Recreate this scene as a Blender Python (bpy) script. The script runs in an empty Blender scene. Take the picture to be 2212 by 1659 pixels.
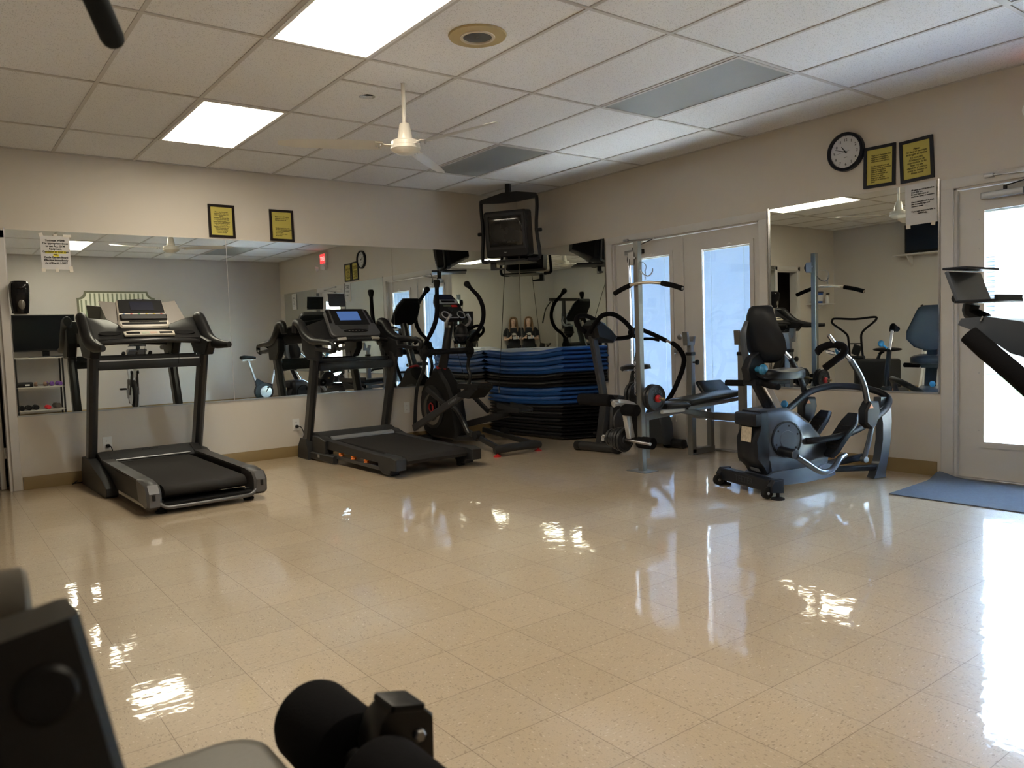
import bpy, bmesh, math, random
from mathutils import Vector, Matrix

# ------------------------------------------------------------ camera, light, exposure
SC = bpy.context.scene
COL = SC.collection
PI = math.pi
rad = math.radians
CAM_LOC = Vector((-5.7807, -7.4149, 1.1081))
YAW, PITCH, ROLL, FPX = 0.92310, -0.060444, -0.034352, 1675.2
IMW, IMH = 2212, 1659
fwd = Vector((math.cos(PITCH)*math.cos(YAW), math.cos(PITCH)*math.sin(YAW), math.sin(PITCH)))
rgt0 = Vector((math.sin(YAW), -math.cos(YAW), 0)); up0 = rgt0.cross(fwd)
RGT = math.cos(ROLL)*rgt0 + math.sin(ROLL)*up0
UPV = -math.sin(ROLL)*rgt0 + math.cos(ROLL)*up0
cd = bpy.data.cameras.new('camera'); cam = bpy.data.objects.new('camera', cd); COL.objects.link(cam)
cd.sensor_width = 36.0; cd.lens = FPX/IMW*36.0; cd.clip_start = 0.02; cd.clip_end = 200
cd.dof.use_dof = True; cd.dof.focus_distance = 5.0; cd.dof.aperture_fstop = 7.0
cam.matrix_world = Matrix(((RGT.x, UPV.x, -fwd.x, CAM_LOC.x), (RGT.y, UPV.y, -fwd.y, CAM_LOC.y),
                           (RGT.z, UPV.z, -fwd.z, CAM_LOC.z), (0, 0, 0, 1)))
SC.camera = cam
vs = SC.view_settings
vs.view_transform = 'Standard'; vs.look = 'None'; vs.gamma = 1.0; vs.use_curve_mapping = False
vs.exposure = 0.12
SC.cycles.max_bounces = 14; SC.cycles.diffuse_bounces = 7; SC.cycles.glossy_bounces = 6
SC.cycles.transmission_bounces = 6; SC.cycles.transparent_max_bounces = 12
SC.cycles.sample_clamp_indirect = 60.0; SC.cycles.blur_glossy = 0.5
SC.cycles.caustics_reflective = True; SC.cycles.caustics_refractive = False

w = bpy.data.worlds.new('sky'); SC.world = w; w.use_nodes = True
nt = w.node_tree; bg = nt.nodes['Background']
skyt = nt.nodes.new('ShaderNodeTexSky'); skyt.sky_type = 'NISHITA'; skyt.sun_disc = False
skyt.sun_elevation = rad(48); skyt.sun_rotation = rad(200); skyt.air_density = 1.0; skyt.dust_density = 1.5
nt.links.new(skyt.outputs[0], bg.inputs[0]); bg.inputs[1].default_value = 13.5
sl = bpy.data.lights.new('sun', 'SUN'); sl.energy = 135.0; sl.angle = rad(0.5); sl.color = (1.0, .96, .9)
so = bpy.data.objects.new('sun', sl); COL.objects.link(so); so.rotation_euler = (rad(18), rad(-9), 0); so.location = (6, -3, 9)
LAMP_STRENGTH = 18.5
LAMP_COLOR = (1.0, 0.89, 0.71)

# ------------------------------------------------------------ pixel -> world (measuring helper)
def ray(u, v):
    return fwd + RGT*((u-IMW/2)/FPX) - UPV*((v-IMH/2)/FPX)
def at(u, v, ax, val):
    d = ray(u, v); return CAM_LOC + d*((val-CAM_LOC[ax])/d[ax])
def at_t(u, v, t):
    return CAM_LOC + ray(u, v)*t

# ------------------------------------------------------------ materials
_mats = {}
def mat(name, color=(.5, .5, .5), rough=.5, metal=0.0, spec=.5, coat=0.0, bump=0.0, bscale=200.0, var=0.0, vscale=8.0,
        emit=None, estr=0.0, sheen=0.0):
    if name in _mats: return _mats[name]
    if max(color) < .06 and not metal: spec *= .55; color = tuple(c*.75 for c in color)
    m = bpy.data.materials.new(name); m.use_nodes = True; nt = m.node_tree; b = nt.nodes['Principled BSDF']
    b.inputs['Base Color'].default_value = (*color, 1); b.inputs['Roughness'].default_value = rough
    b.inputs['Metallic'].default_value = metal; b.inputs['Specular IOR Level'].default_value = spec
    b.inputs['Coat Weight'].default_value = coat; b.inputs['Coat Roughness'].default_value = .08
    if sheen: b.inputs['Sheen Weight'].default_value = sheen
    tc = nt.nodes.new('ShaderNodeTexCoord')
    nz = nt.nodes.new('ShaderNodeTexNoise'); nz.inputs['Scale'].default_value = vscale; nz.inputs['Detail'].default_value = 4
    nt.links.new(tc.outputs['Object'], nz.inputs['Vector'])
    mx = nt.nodes.new('ShaderNodeMix'); mx.data_type = 'RGBA'
    v = var if var else .04
    mx.inputs[6].default_value = (*[c*(1-v) for c in color], 1); mx.inputs[7].default_value = (*[min(1, c*(1+v)) for c in color], 1)
    nt.links.new(nz.outputs['Fac'], mx.inputs[0]); nt.links.new(mx.outputs[2], b.inputs['Base Color'])
    if bump:
        n2 = nt.nodes.new('ShaderNodeTexNoise'); n2.inputs['Scale'].default_value = bscale; n2.inputs['Detail'].default_value = 3
        nt.links.new(tc.outputs['Object'], n2.inputs['Vector'])
        bp = nt.nodes.new('ShaderNodeBump'); bp.inputs['Strength'].default_value = bump; bp.inputs['Distance'].default_value = .002
        nt.links.new(n2.outputs['Fac'], bp.inputs['Height']); nt.links.new(bp.outputs[0], b.inputs['Normal'])
    if emit: b.inputs['Emission Color'].default_value = (*emit, 1); b.inputs['Emission Strength'].default_value = estr
    _mats[name] = m
    return m

def nodes_mat(name):
    m = bpy.data.materials.new(name); m.use_nodes = True; _mats[name] = m
    nt = m.node_tree; return m, nt, nt.nodes['Principled BSDF']
def mth(nt, op, a, b=None, c=None):
    n = nt.nodes.new('ShaderNodeMath'); n.operation = op
    for i, x in enumerate((a, b, c)):
        if x is None: continue
        if isinstance(x, (int, float)): n.inputs[i].default_value = x
        else: nt.links.new(x, n.inputs[i])
    return n.outputs[0]
def mixc(nt, f, a, b):
    n = nt.nodes.new('ShaderNodeMix'); n.data_type = 'RGBA'
    for i, x in ((0, f), (6, a), (7, b)):
        if isinstance(x, (int, float)): n.inputs[i].default_value = x
        elif isinstance(x, tuple): n.inputs[i].default_value = (*x, 1)
        else: nt.links.new(x, n.inputs[i])
    return n.outputs[2]

# floor: foot-square vinyl composition tiles with flecks under wax
FX0, FY0, FT = -4.6709, -5.4078, 0.3048
def floor_mat():
    m, nt, b = nodes_mat('waxed_vinyl_tile')
    g = nt.nodes.new('ShaderNodeNewGeometry'); sp = nt.nodes.new('ShaderNodeSeparateXYZ'); nt.links.new(g.outputs['Position'], sp.inputs[0])
    tx = mth(nt, 'DIVIDE', mth(nt, 'SUBTRACT', sp.outputs[0], FX0), FT)
    ty = mth(nt, 'DIVIDE', mth(nt, 'SUBTRACT', sp.outputs[1], FY0), FT)
    fx = mth(nt, 'FRACT', tx); fy = mth(nt, 'FRACT', ty)
    ex = mth(nt, 'MINIMUM', fx, mth(nt, 'SUBTRACT', 1.0, fx)); ey = mth(nt, 'MINIMUM', fy, mth(nt, 'SUBTRACT', 1.0, fy))
    seam = mth(nt, 'LESS_THAN', mth(nt, 'MINIMUM', ex, ey), 0.0032)
    par = mth(nt, 'MODULO', mth(nt, 'ABSOLUTE', mth(nt, 'ADD', mth(nt, 'FLOOR', tx), mth(nt, 'FLOOR', ty))), 2.0)
    # flecks stretched along x or y by tile
    def flecks(sx, sy, seed):
        cb = nt.nodes.new('ShaderNodeCombineXYZ')
        nt.links.new(mth(nt, 'MULTIPLY', sp.outputs[0], sx), cb.inputs[0]); nt.links.new(mth(nt, 'MULTIPLY', sp.outputs[1], sy), cb.inputs[1])
        nt.links.new(mth(nt, 'MULTIPLY_ADD', sp.outputs[1], sy, seed*7), cb.inputs[1])
        v = nt.nodes.new('ShaderNodeTexVoronoi'); v.voronoi_dimensions = '2D'; v.inputs['Scale'].default_value = 1.0; nt.links.new(cb.outputs[0], v.inputs['Vector'])
        c = nt.nodes.new('ShaderNodeSeparateColor'); nt.links.new(v.outputs['Color'], c.inputs[0])
        small = mth(nt, 'LESS_THAN', v.outputs['Distance'], mth(nt, 'MULTIPLY', mth(nt, 'MULTIPLY', c.outputs[2], c.outputs[2]), .50))
        dark = mth(nt, 'MULTIPLY', small, mth(nt, 'GREATER_THAN', c.outputs[0], .70))
        lite = mth(nt, 'MULTIPLY', small, mth(nt, 'LESS_THAN', c.outputs[0], .13))
        return dark, lite
    d1, l1 = flecks(75, 210, 3.1); d2, l2 = flecks(210, 75, 7.7)
    d3, l3 = flecks(120, 330, 5.3); d4, l4 = flecks(330, 120, 9.1)
    d1 = mth(nt, 'MAXIMUM', d1, mth(nt, 'MULTIPLY', d3, .6)); d2 = mth(nt, 'MAXIMUM', d2, mth(nt, 'MULTIPLY', d4, .6))
    dk = mth(nt, 'ADD', mth(nt, 'MULTIPLY', d1, par), mth(nt, 'MULTIPLY', d2, mth(nt, 'SUBTRACT', 1.0, par)))
    lt = mth(nt, 'ADD', mth(nt, 'MULTIPLY', l1, par), mth(nt, 'MULTIPLY', l2, mth(nt, 'SUBTRACT', 1.0, par)))
    cell = nt.nodes.new('ShaderNodeCombineXYZ'); nt.links.new(mth(nt, 'FLOOR', tx), cell.inputs[0]); nt.links.new(mth(nt, 'FLOOR', ty), cell.inputs[1])
    wn = nt.nodes.new('ShaderNodeTexWhiteNoise'); nt.links.new(cell.outputs[0], wn.inputs['Vector'])
    base = mixc(nt, wn.outputs['Value'], (.49, .39, .268), (.55, .44, .308))
    nz = nt.nodes.new('ShaderNodeTexNoise'); nz.inputs['Scale'].default_value = 60; nz.inputs['Detail'].default_value = 3
    nt.links.new(g.outputs['Position'], nz.inputs['Vector'])
    base = mixc(nt, mth(nt, 'MULTIPLY', nz.outputs['Fac'], .35), base, (.62, .50, .36))
    nz2 = nt.nodes.new('ShaderNodeTexNoise'); nz2.inputs['Scale'].default_value = 260; nz2.inputs['Detail'].default_value = 2
    nt.links.new(g.outputs['Position'], nz2.inputs['Vector'])
    base = mixc(nt, mth(nt, 'MULTIPLY', mth(nt, 'SUBTRACT', nz2.outputs['Fac'], .5), 1.1), base, (.30, .22, .14))
    base = mixc(nt, mth(nt, 'MULTIPLY', dk, .50), base, (.19, .13, .075))
    base = mixc(nt, mth(nt, 'MULTIPLY', lt, .55), base, (.74, .65, .52))
    base = mixc(nt, mth(nt, 'MULTIPLY', seam, .75), base, (.13, .08, .045))
    nt.links.new(base, b.inputs['Base Color'])
    b.inputs['Roughness'].default_value = .38; b.inputs['Specular IOR Level'].default_value = .45
    b.inputs['Coat Weight'].default_value = 1.0; b.inputs['Coat Roughness'].default_value = .045; b.inputs['Coat IOR'].default_value = 1.58
    wv = nt.nodes.new('ShaderNodeTexNoise'); wv.inputs['Scale'].default_value = 7.0; wv.inputs['Detail'].default_value = 3; wv.inputs['Roughness'].default_value = .6
    nt.links.new(g.outputs['Position'], wv.inputs['Vector'])
    bp = nt.nodes.new('ShaderNodeBump'); bp.inputs['Strength'].default_value = .35; bp.inputs['Distance'].default_value = .0035
    nt.links.new(wv.outputs['Fac'], bp.inputs['Height']); nt.links.new(bp.outputs[0], b.inputs['Coat Normal'])
    return m

# ceiling: mineral fibre boards with pits and short fissures
def ceil_mat():
    m, nt, b = nodes_mat('mineral_fibre_board')
    g = nt.nodes.new('ShaderNodeNewGeometry')
    v = nt.nodes.new('ShaderNodeTexVoronoi'); v.inputs['Scale'].default_value = 95; nt.links.new(g.outputs['Position'], v.inputs['Vector'])
    c = nt.nodes.new('ShaderNodeSeparateColor'); nt.links.new(v.outputs['Color'], c.inputs[0])
    pit = mth(nt, 'MULTIPLY', mth(nt, 'LESS_THAN', v.outputs['Distance'], .30), mth(nt, 'GREATER_THAN', c.outputs[0], .45))
    n = nt.nodes.new('ShaderNodeTexNoise'); n.inputs['Scale'].default_value = 70; n.inputs['Detail'].default_value = 2; n.inputs['Distortion'].default_value = 2.5
    nt.links.new(g.outputs['Position'], n.inputs['Vector'])
    fis = mth(nt, 'MULTIPLY', mth(nt, 'LESS_THAN', mth(nt, 'ABSOLUTE', mth(nt, 'SUBTRACT', n.outputs['Fac'], .5)), .012), .5)
    f = mth(nt, 'MINIMUM', mth(nt, 'ADD', mth(nt, 'MULTIPLY', pit, .42), fis), .5)
    base = mixc(nt, f, (.78, .77, .76), (.28, .26, .24))
    nt.links.new(base, b.inputs['Base Color']); b.inputs['Roughness'].default_value = .95; b.inputs['Specular IOR Level'].default_value = .1
    return m

def glass_mat():
    m = bpy.data.materials.new('clear_glass'); m.use_nodes = True; nt = m.node_tree; nt.nodes.clear()
    out = nt.nodes.new('ShaderNodeOutputMaterial'); tr = nt.nodes.new('ShaderNodeBsdfTransparent'); gl = nt.nodes.new('ShaderNodeBsdfGlossy')
    gl.inputs['Roughness'].default_value = .02; tr.inputs[0].default_value = (.94, .96, .95, 1)
    fr = nt.nodes.new('ShaderNodeFresnel'); ge = nt.nodes.new('ShaderNodeNewGeometry'); nt.links.new(mth(nt, 'ADD', mth(nt, 'MULTIPLY', ge.outputs['Backfacing'], 1/1.45-1.45), 1.45), fr.inputs[0]); mx = nt.nodes.new('ShaderNodeMixShader')
    nt.links.new(fr.outputs[0], mx.inputs[0]); nt.links.new(tr.outputs[0], mx.inputs[1]); nt.links.new(gl.outputs[0], mx.inputs[2])
    nt.links.new(mx.outputs[0], out.inputs[0]); _mats['clear_glass'] = m; return m

def blind_mat():
    m = bpy.data.materials.new('translucent_blind_slat'); m.use_nodes = True; nt = m.node_tree; nt.nodes.clear()
    out = nt.nodes.new('ShaderNodeOutputMaterial'); a = nt.nodes.new('ShaderNodeBsdfTranslucent'); d = nt.nodes.new('ShaderNodeBsdfDiffuse')
    tc = nt.nodes.new('ShaderNodeTexCoord'); n = nt.nodes.new('ShaderNodeTexNoise'); n.inputs['Scale'].default_value = 5
    nt.links.new(tc.outputs['Object'], n.inputs[0])
    col = mixc(nt, n.outputs['Fac'], (.31, .34, .385), (.34, .37, .415)); nt.links.new(col, a.inputs[0]); nt.links.new(col, d.inputs[0])
    mx = nt.nodes.new('ShaderNodeMixShader'); mx.inputs[0].default_value = .60
    nt.links.new(a.outputs[0], mx.inputs[2]); nt.links.new(d.outputs[0], mx.inputs[1]); nt.links.new(mx.outputs[0], out.inputs[0])
    _mats['blind'] = m; return m

def slat_mat():
    return mat('white_blind_slat', (.70, .74, .80), .5)

def mirror_mat():
    m, nt, b = nodes_mat('mirror_glass')
    tc = nt.nodes.new('ShaderNodeTexCoord'); n = nt.nodes.new('ShaderNodeTexNoise'); n.inputs['Scale'].default_value = 1.2; n.inputs['Detail'].default_value = 0
    nt.links.new(tc.outputs['Object'], n.inputs[0])
    b.inputs['Metallic'].default_value = 1; b.inputs['Roughness'].default_value = 0.0
    b.inputs['Base Color'].default_value = (.80, .84, .81, 1)
    bp = nt.nodes.new('ShaderNodeBump'); bp.inputs['Strength'].default_value = .05; bp.inputs['Distance'].default_value = .002
    nt.links.new(n.outputs['Fac'], bp.inputs['Height']); nt.links.new(bp.outputs[0], b.inputs['Normal'])
    return m

# ------------------------------------------------------------ mesh builder
_org = {}
def rotm(axis, deg): return Matrix.Rotation(rad(deg), 3, axis)
def smooth_path(pts, n=6, closed=False):
    P = [Vector(p) for p in pts]; out = []
    m = len(P); rng = range(m if closed else m-1)
    for i in rng:
        p0 = P[(i-1) % m] if (closed or i > 0) else P[0]; p1 = P[i]; p2 = P[(i+1) % m]
        p3 = P[(i+2) % m] if (closed or i+2 < m) else P[-1]
        for k in range(n):
            t = k/n; t2 = t*t; t3 = t2*t
            out.append(.5*((2*p1)+(p2-p0)*t+(2*p0-5*p1+4*p2-p3)*t2+(3*p1-p0-3*p2+p3)*t3))
    if not closed: out.append(P[-1])
    return out

class MB:
    def __init__(s, T=None): s.bm = bmesh.new(); s.T = T
    def X(s, p):
        p = Vector(p); return s.T(p) if s.T else p
    def vert(s, p): return s.bm.verts.new(s.X(p))
    def face(s, vs):
        try: return s.bm.faces.new(vs)
        except ValueError: return None
    def loft(s, rings, cap=True, closed=False):
        R = [[s.vert(p) for p in r] for r in rings]; n = len(R[0])
        rng = range(len(R)) if closed else range(len(R)-1)
        for i in rng:
            a, b = R[i], R[(i+1) % len(R)]
            for k in range(n): s.face((a[k], a[(k+1) % n], b[(k+1) % n], b[k]))
        if cap and not closed: s.face(list(reversed(R[0]))); s.face(R[-1])
        return s
    def box(s, c, d, rot=None, bev=0.0):
        c = Vector(c); hx, hy, hz = d[0]/2, d[1]/2, d[2]/2
        if bev and min(d) > 2.02*bev:
            b = bev; rings = []
            def ring(z, i):
                X, Y = hx-i, hy-i
                q = [(X-b, -Y), (X, -Y+b), (X, Y-b), (X-b, Y), (-X+b, Y), (-X, Y-b), (-X, -Y+b), (-X+b, -Y)]
                return [Vector((x, y, z)) for x, y in q]
            b2 = b*.3
            for z, i in ((-hz, b), (-hz+b2, b2), (-hz+b, 0), (hz-b, 0), (hz-b2, b2), (hz, b)):
                X, Y = hx-i, hy-i; bb = max(b-i*.6, b*.35)
                q = [(X-bb, -Y), (X, -Y+bb), (X, Y-bb), (X-bb, Y), (-X+bb, Y), (-X, Y-bb), (-X, -Y+bb), (-X+bb, -Y)]
                rings.append([Vector((x, y, z)) for x, y in q])
        else:
            rings = [[Vector((x, y, z)) for x, y in ((hx, -hy), (hx, hy), (-hx, hy), (-hx, -hy))] for z in (-hz, hz)]
        rings = [[(c+(rot @ p if rot else p)) for p in r] for r in rings]
        return s.loft(rings)
    def beam(s, p0, p1, wd, ht, up=(0, 0, 1), bev=0.0, w2=None, h2=None):
        p0, p1 = Vector(p0), Vector(p1); d = (p1-p0).normalized(); u = Vector(up)
        if abs(d.dot(u)) > .98: u = Vector((0, 1, 0)) if abs(d.y) < .9 else Vector((1, 0, 0))
        r = d.cross(u).normalized(); u = r.cross(d)
        def ring(p, a, b):
            if bev:
                e = bev; q = [(a-e, -b), (a, -b+e), (a, b-e), (a-e, b), (-a+e, b), (-a, b-e), (-a, -b+e), (-a+e, -b)]
            else: q = [(a, -b), (a, b), (-a, b), (-a, -b)]
            return [p+r*x+u*y for x, y in q]
        return s.loft([ring(p0, wd/2, ht/2), ring(p1, (w2 or wd)/2, (h2 or ht)/2)])
    def tube(s, pts, r, n=12, smooth=0, closed=False, cap=True, flat=1.0, up=None):
        P = smooth_path(pts, smooth, closed) if smooth else [Vector(p) for p in pts]
        m = len(P)
        if isinstance(r, (list, tuple)):
            k = len(r)
            rr = []
            for i in range(m):
                t = i/(m-1)*(k-1); j = min(int(t), k-2); rr.append(r[j]+(r[j+1]-r[j])*(t-j))
        else: rr = [r]*m
        T = []
        for i in range(m):
            a = P[(i-1) % m] if (closed or i > 0) else P[i]; b = P[(i+1) % m] if (closed or i < m-1) else P[i]
            T.append((b-a).normalized())
        ref = Vector(up) if up else (Vector((0, 0, 1)) if abs(T[0].z) < .9 else Vector((0, 1, 0)))
        N = (ref-T[0]*ref.dot(T[0])).normalized(); rings = []
        for i in range(m):
            if i:
                N = (N-T[i]*N.dot(T[i]))
                N = N.normalized() if N.length > 1e-6 else Vector((0, 0, 1))
            B = T[i].cross(N)
            rings.append([P[i]+(N*math.cos(2*PI*k/n)*flat+B*math.sin(2*PI*k/n))*rr[i] for k in range(n)])
        return s.loft(rings, cap, closed)
    def lathe(s, prof, o, axis=(0, 0, 1), n=24, cap=True, closed=False):
        o = Vector(o); a = Vector(axis).normalized(); u = Vector((1, 0, 0)) if abs(a.x) < .9 else Vector((0, 1, 0))
        u = (u-a*u.dot(a)).normalized(); v = a.cross(u)
        rings = [[o+a*z+(u*math.cos(2*PI*k/n)+v*math.sin(2*PI*k/n))*max(r, 1e-4) for k in range(n)] for r, z in prof]
        return s.loft(rings, cap and not closed, closed)
    def cyl(s, p0, p1, r, n=16, r2=None):
        p0, p1 = Vector(p0), Vector(p1); L = (p1-p0).length; e = min(.12*r, L*.2); r2 = r if r2 is None else r2
        return s.lathe([(r-e, 0), (r, e), (r2, L-e), (r2-e, L)], p0, p1-p0, n)
    def prism(s, poly, o, ux, uy, th, bev=0.0):
        """polygon (a,b) in the plane ux,uy at o, extruded both ways by th/2 along ux x uy"""
        o, ux, uy = Vector(o), Vector(ux).normalized(), Vector(uy).normalized(); nn = ux.cross(uy).normalized()
        def ring(z, sh):
            if sh:
                cx = sum(p[0] for p in poly)/len(poly); cy = sum(p[1] for p in poly)/len(poly); q = []
                for a, b in poly:
                    d = math.hypot(a-cx, b-cy) or 1; q.append((a-(a-cx)/d*sh, b-(b-cy)/d*sh))
            else: q = poly
            return [o+ux*a+uy*b+nn*z for a, b in q]
        h = th/2
        if bev: return s.loft([ring(-h, bev), ring(-h+bev, 0), ring(h-bev, 0), ring(h, bev)])
        return s.loft([ring(-h, 0), ring(h, 0)])
    def ell(s, c, r, n=16, m=10, rot=None):
        c = Vector(c); rings = []
        for j in range(1, m):
            t = PI*j/m
            rings.append([Vector((r[0]*math.sin(t)*math.cos(2*PI*k/n), r[1]*math.sin(t)*math.sin(2*PI*k/n), -r[2]*math.cos(t))) for k in range(n)])
        rings = [[c+(rot @ p if rot else p) for p in q] for q in rings]
        return s.loft(rings)
    def frame_ring(s, o, ux, uy, a0, b0, a1, b1, wd, th):
        """rectangular picture-frame ring between (a0,b0),(a1,b1), width wd inward, thickness th"""
        for A0, B0, A1, B1 in ((a0, b0, a1, b0+wd), (a0, b1-wd, a1, b1), (a0, b0+wd, a0+wd, b1-wd), (a1-wd, b0+wd, a1, b1-wd)):
            s.prism([(A0, B0), (A1, B0), (A1, B1), (A0, B1)], o, ux, uy, th)
        return s
    def build(s, name, m, parent=None, org=None, ang=38, sub=0):
        bmesh.ops.remove_doubles(s.bm, verts=s.bm.verts, dist=1e-6)
        bmesh.ops.recalc_face_normals(s.bm, faces=s.bm.faces)
        base = _org.get(parent.as_pointer()) if parent else (Vector(org) if org is not None else None)
        if base is None:
            vs = [v.co for v in s.bm.verts]; lo = [min(v[i] for v in vs) for i in range(3)]; hi = [max(v[i] for v in vs) for i in range(3)]
            base = Vector(((lo[0]+hi[0])/2, (lo[1]+hi[1])/2, lo[2]))
        for v in s.bm.verts: v.co -= base
        me = bpy.data.meshes.new(name); s.bm.to_mesh(me); s.bm.free()
        for x in (m if isinstance(m, (list, tuple)) else [m]): me.materials.append(x)
        me.shade_smooth(); me.set_sharp_from_angle(angle=rad(ang))
        o = bpy.data.objects.new(name, me); COL.objects.link(o)
        if parent: o.parent = parent
        else: o.location = base
        if sub:
            md = o.modifiers.new('smooth', 'SUBSURF'); md.levels = sub; md.render_levels = sub
        _org[o.as_pointer()] = Vector(base)
        return o

def tag(o, label=None, cat=None, group=None, kind=None):
    if label: o['label'] = label
    if cat: o['category'] = cat
    if group: o['group'] = group
    if kind: o['kind'] = kind
    return o
def struct(o): o['kind'] = 'structure'; return o
def thing(name, loc, label, cat, group=None):
    o = bpy.data.objects.new(name, None); COL.objects.link(o); o.location = loc; o.empty_display_size = .05
    _org[o.as_pointer()] = Vector(loc)
    return tag(o, label, cat, group)
def copy_tree(o, parent=None, loc=None):
    c = o.copy(); COL.objects.link(c); c.parent = parent
    if loc is not None: c.location = loc
    _org[c.as_pointer()] = Vector(loc) if loc is not None else _org[o.as_pointer()]
    for ch in list(o.children): copy_tree(ch, c)
    return c
def F(o, yaw=0.0):
    """local frame at o turned by yaw about z: local x,y,z -> world"""
    o = Vector(o); M = Matrix.Rotation(yaw, 3, 'Z'); return lambda p: o + M @ Vector(p)

def text_obj(name, lines, size, o, ux, uy, m, parent, align='CENTER', lead=1.25, shear=0.0, bold=0.0, th=.0006, squeeze=1.0):
    """real lettering: lines of text starting at o (top centre or top left), in plane ux (reading direction), uy (up)"""
    cu = bpy.data.curves.new(name, 'FONT'); cu.body = '\n'.join(lines); cu.size = size; cu.align_x = align; cu.align_y = 'TOP'
    cu.space_line = lead; cu.shear = shear; cu.extrude = th/2; cu.offset = bold; cu.resolution_u = 2
    t = bpy.data.objects.new(name+'_curve', cu); COL.objects.link(t)
    dg = bpy.context.evaluated_depsgraph_get(); me = bpy.data.meshes.new_from_object(t.evaluated_get(dg))
    bpy.data.objects.remove(t); bpy.data.curves.remove(cu)
    ux, uy = Vector(ux).normalized(), Vector(uy).normalized(); nn = ux.cross(uy)
    base = _org[parent.as_pointer()] if parent else Vector(o)
    for v in me.vertices:
        v.co = Vector(o) + ux*v.co.x*squeeze + uy*v.co.y + nn*(v.co.z+th*.5) - base
    me.materials.clear(); me.materials.append(m); me.name = name
    ob = bpy.data.objects.new(name, me); COL.objects.link(ob)
    if parent: ob.parent = parent
    else: ob.location = base
    _org[ob.as_pointer()] = Vector(base)
    return ob

M_FLOOR = floor_mat(); M_CEIL = ceil_mat(); M_GLASS = glass_mat(); M_BLIND = blind_mat(); M_MIRROR = mirror_mat()
M_WALL = mat('beige_wall_paint', (.585, .535, .465), .72, bump=.12, bscale=260, var=.03, vscale=1.5)
M_WALLG = mat('greige_wall_paint', (.52, .485, .45), .55, bump=.12, bscale=260, var=.03, vscale=1.5)
M_TRIM = mat('white_door_paint', (.56, .535, .505), .42, bump=.05, bscale=90, var=.03)
M_BASE = mat('tan_vinyl_base', (.25, .175, .075), .5, var=.08)
M_GRID = mat('ceiling_grid_enamel', (.52, .49, .45), .5)
M_CHROME = mat('chrome', (.72, .72, .74), .18, 1.0)
M_STEEL = mat('brushed_steel', (.42, .42, .43), .34, 1.0, bump=.05)
M_ALU = mat('silver_paint', (.40, .41, .42), .38, .6)
M_BLACK = mat('black_plastic', (.012, .0125, .014), .42, bump=.08, bscale=500)
M_BLACKG = mat('gloss_black_plastic', (.008, .008, .01), .14)
M_DARK = mat('dark_grey_plastic', (.035, .036, .038), .45, bump=.08, bscale=500)
M_GREYP = mat('charcoal_paint', (.055, .056, .06), .38, .3)
M_RUBBER = mat('black_rubber', (.014, .014, .015), .8, bump=.25, bscale=300)
M_FOAM = mat('black_foam_grip', (.01, .01, .012), .95, spec=.2, bump=.5, bscale=400)
M_BELT = mat('treadmill_belt', (.022, .020, .019), .72, bump=.35, bscale=600)
M_RED = mat('red_plastic', (.45, .015, .015), .4)
M_ORANGE = mat('orange_rubber', (.75, .19, .02), .5)
M_WHITE = mat('white_plastic', (.72, .71, .68), .4)
M_PAPER = mat('white_paper', (.60, .59, .58), .8, var=.03, vscale=20)
M_INK = mat('black_ink', (.02, .02, .022), .8)
M_YEL = mat('yellow_paper', (.50, .42, .085), .6, var=.06, vscale=6)
M_TAPE = mat('masking_tape', (.66, .62, .54), .6)
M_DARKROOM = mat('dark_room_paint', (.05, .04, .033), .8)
# ------------------------------------------------------------ room shell
HC = 2.7565; XW = -6.95; YW = -7.82; WT = .14
GA, GOX, GOY, GB = .6128, .536, .8183, 1.2192
xl = lambda L: -GOX-(8-L)*GA
yj = lambda j: -GOY-(3-j)*GB
TRT = 2.105                                   # top of door casings and mirrors

b = MB(); b.box(((XW)/2, YW/2, -.05), (-XW+.6, -YW+.6, .1)); b.build('floor', M_FLOOR); struct(bpy.data.objects['floor'])

# ceiling slab with the broken hole beside the fan
hc = at(795, 209, 2, HC); random.seed(4)
bm = bmesh.new()
outer = [bm.verts.new((x, y, HC)) for x, y in ((XW-.1, YW-.1), (.1, YW-.1), (.1, .1), (XW-.1, .1))]
hole = []
for k in range(14):
    t = 2*PI*k/14; rr = 1+random.uniform(-.18, .22)
    hole.append(bm.verts.new((hc.x+math.cos(t)*.050*rr+math.sin(t)*.02, hc.y-math.cos(t)*.02+math.sin(t)*.052*rr, HC)))
es = [bm.edges.new((outer[i], outer[(i+1) % 4])) for i in range(4)]+[bm.edges.new((hole[i], hole[(i+1) % 14])) for i in range(14)]
bmesh.ops.triangle_fill(bm, edges=es, use_beauty=True)
r = bmesh.ops.extrude_face_region(bm, geom=list(bm.faces))
for v in [g for g in r['geom'] if isinstance(g, bmesh.types.BMVert)]: v.co.z += .02
bmesh.ops.recalc_face_normals(bm, faces=bm.faces)
me = bpy.data.meshes.new('ceiling'); bm.to_mesh(me); bm.free(); me.materials.append(M_CEIL)
o = bpy.data.objects.new('ceiling', me); COL.objects.link(o); struct(o)
b = MB(); b.box((XW/2, YW/2, HC+.35), (-XW+.4, -YW+.4, .04)); struct(b.build('trim_roof_deck', M_DARKROOM))

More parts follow.
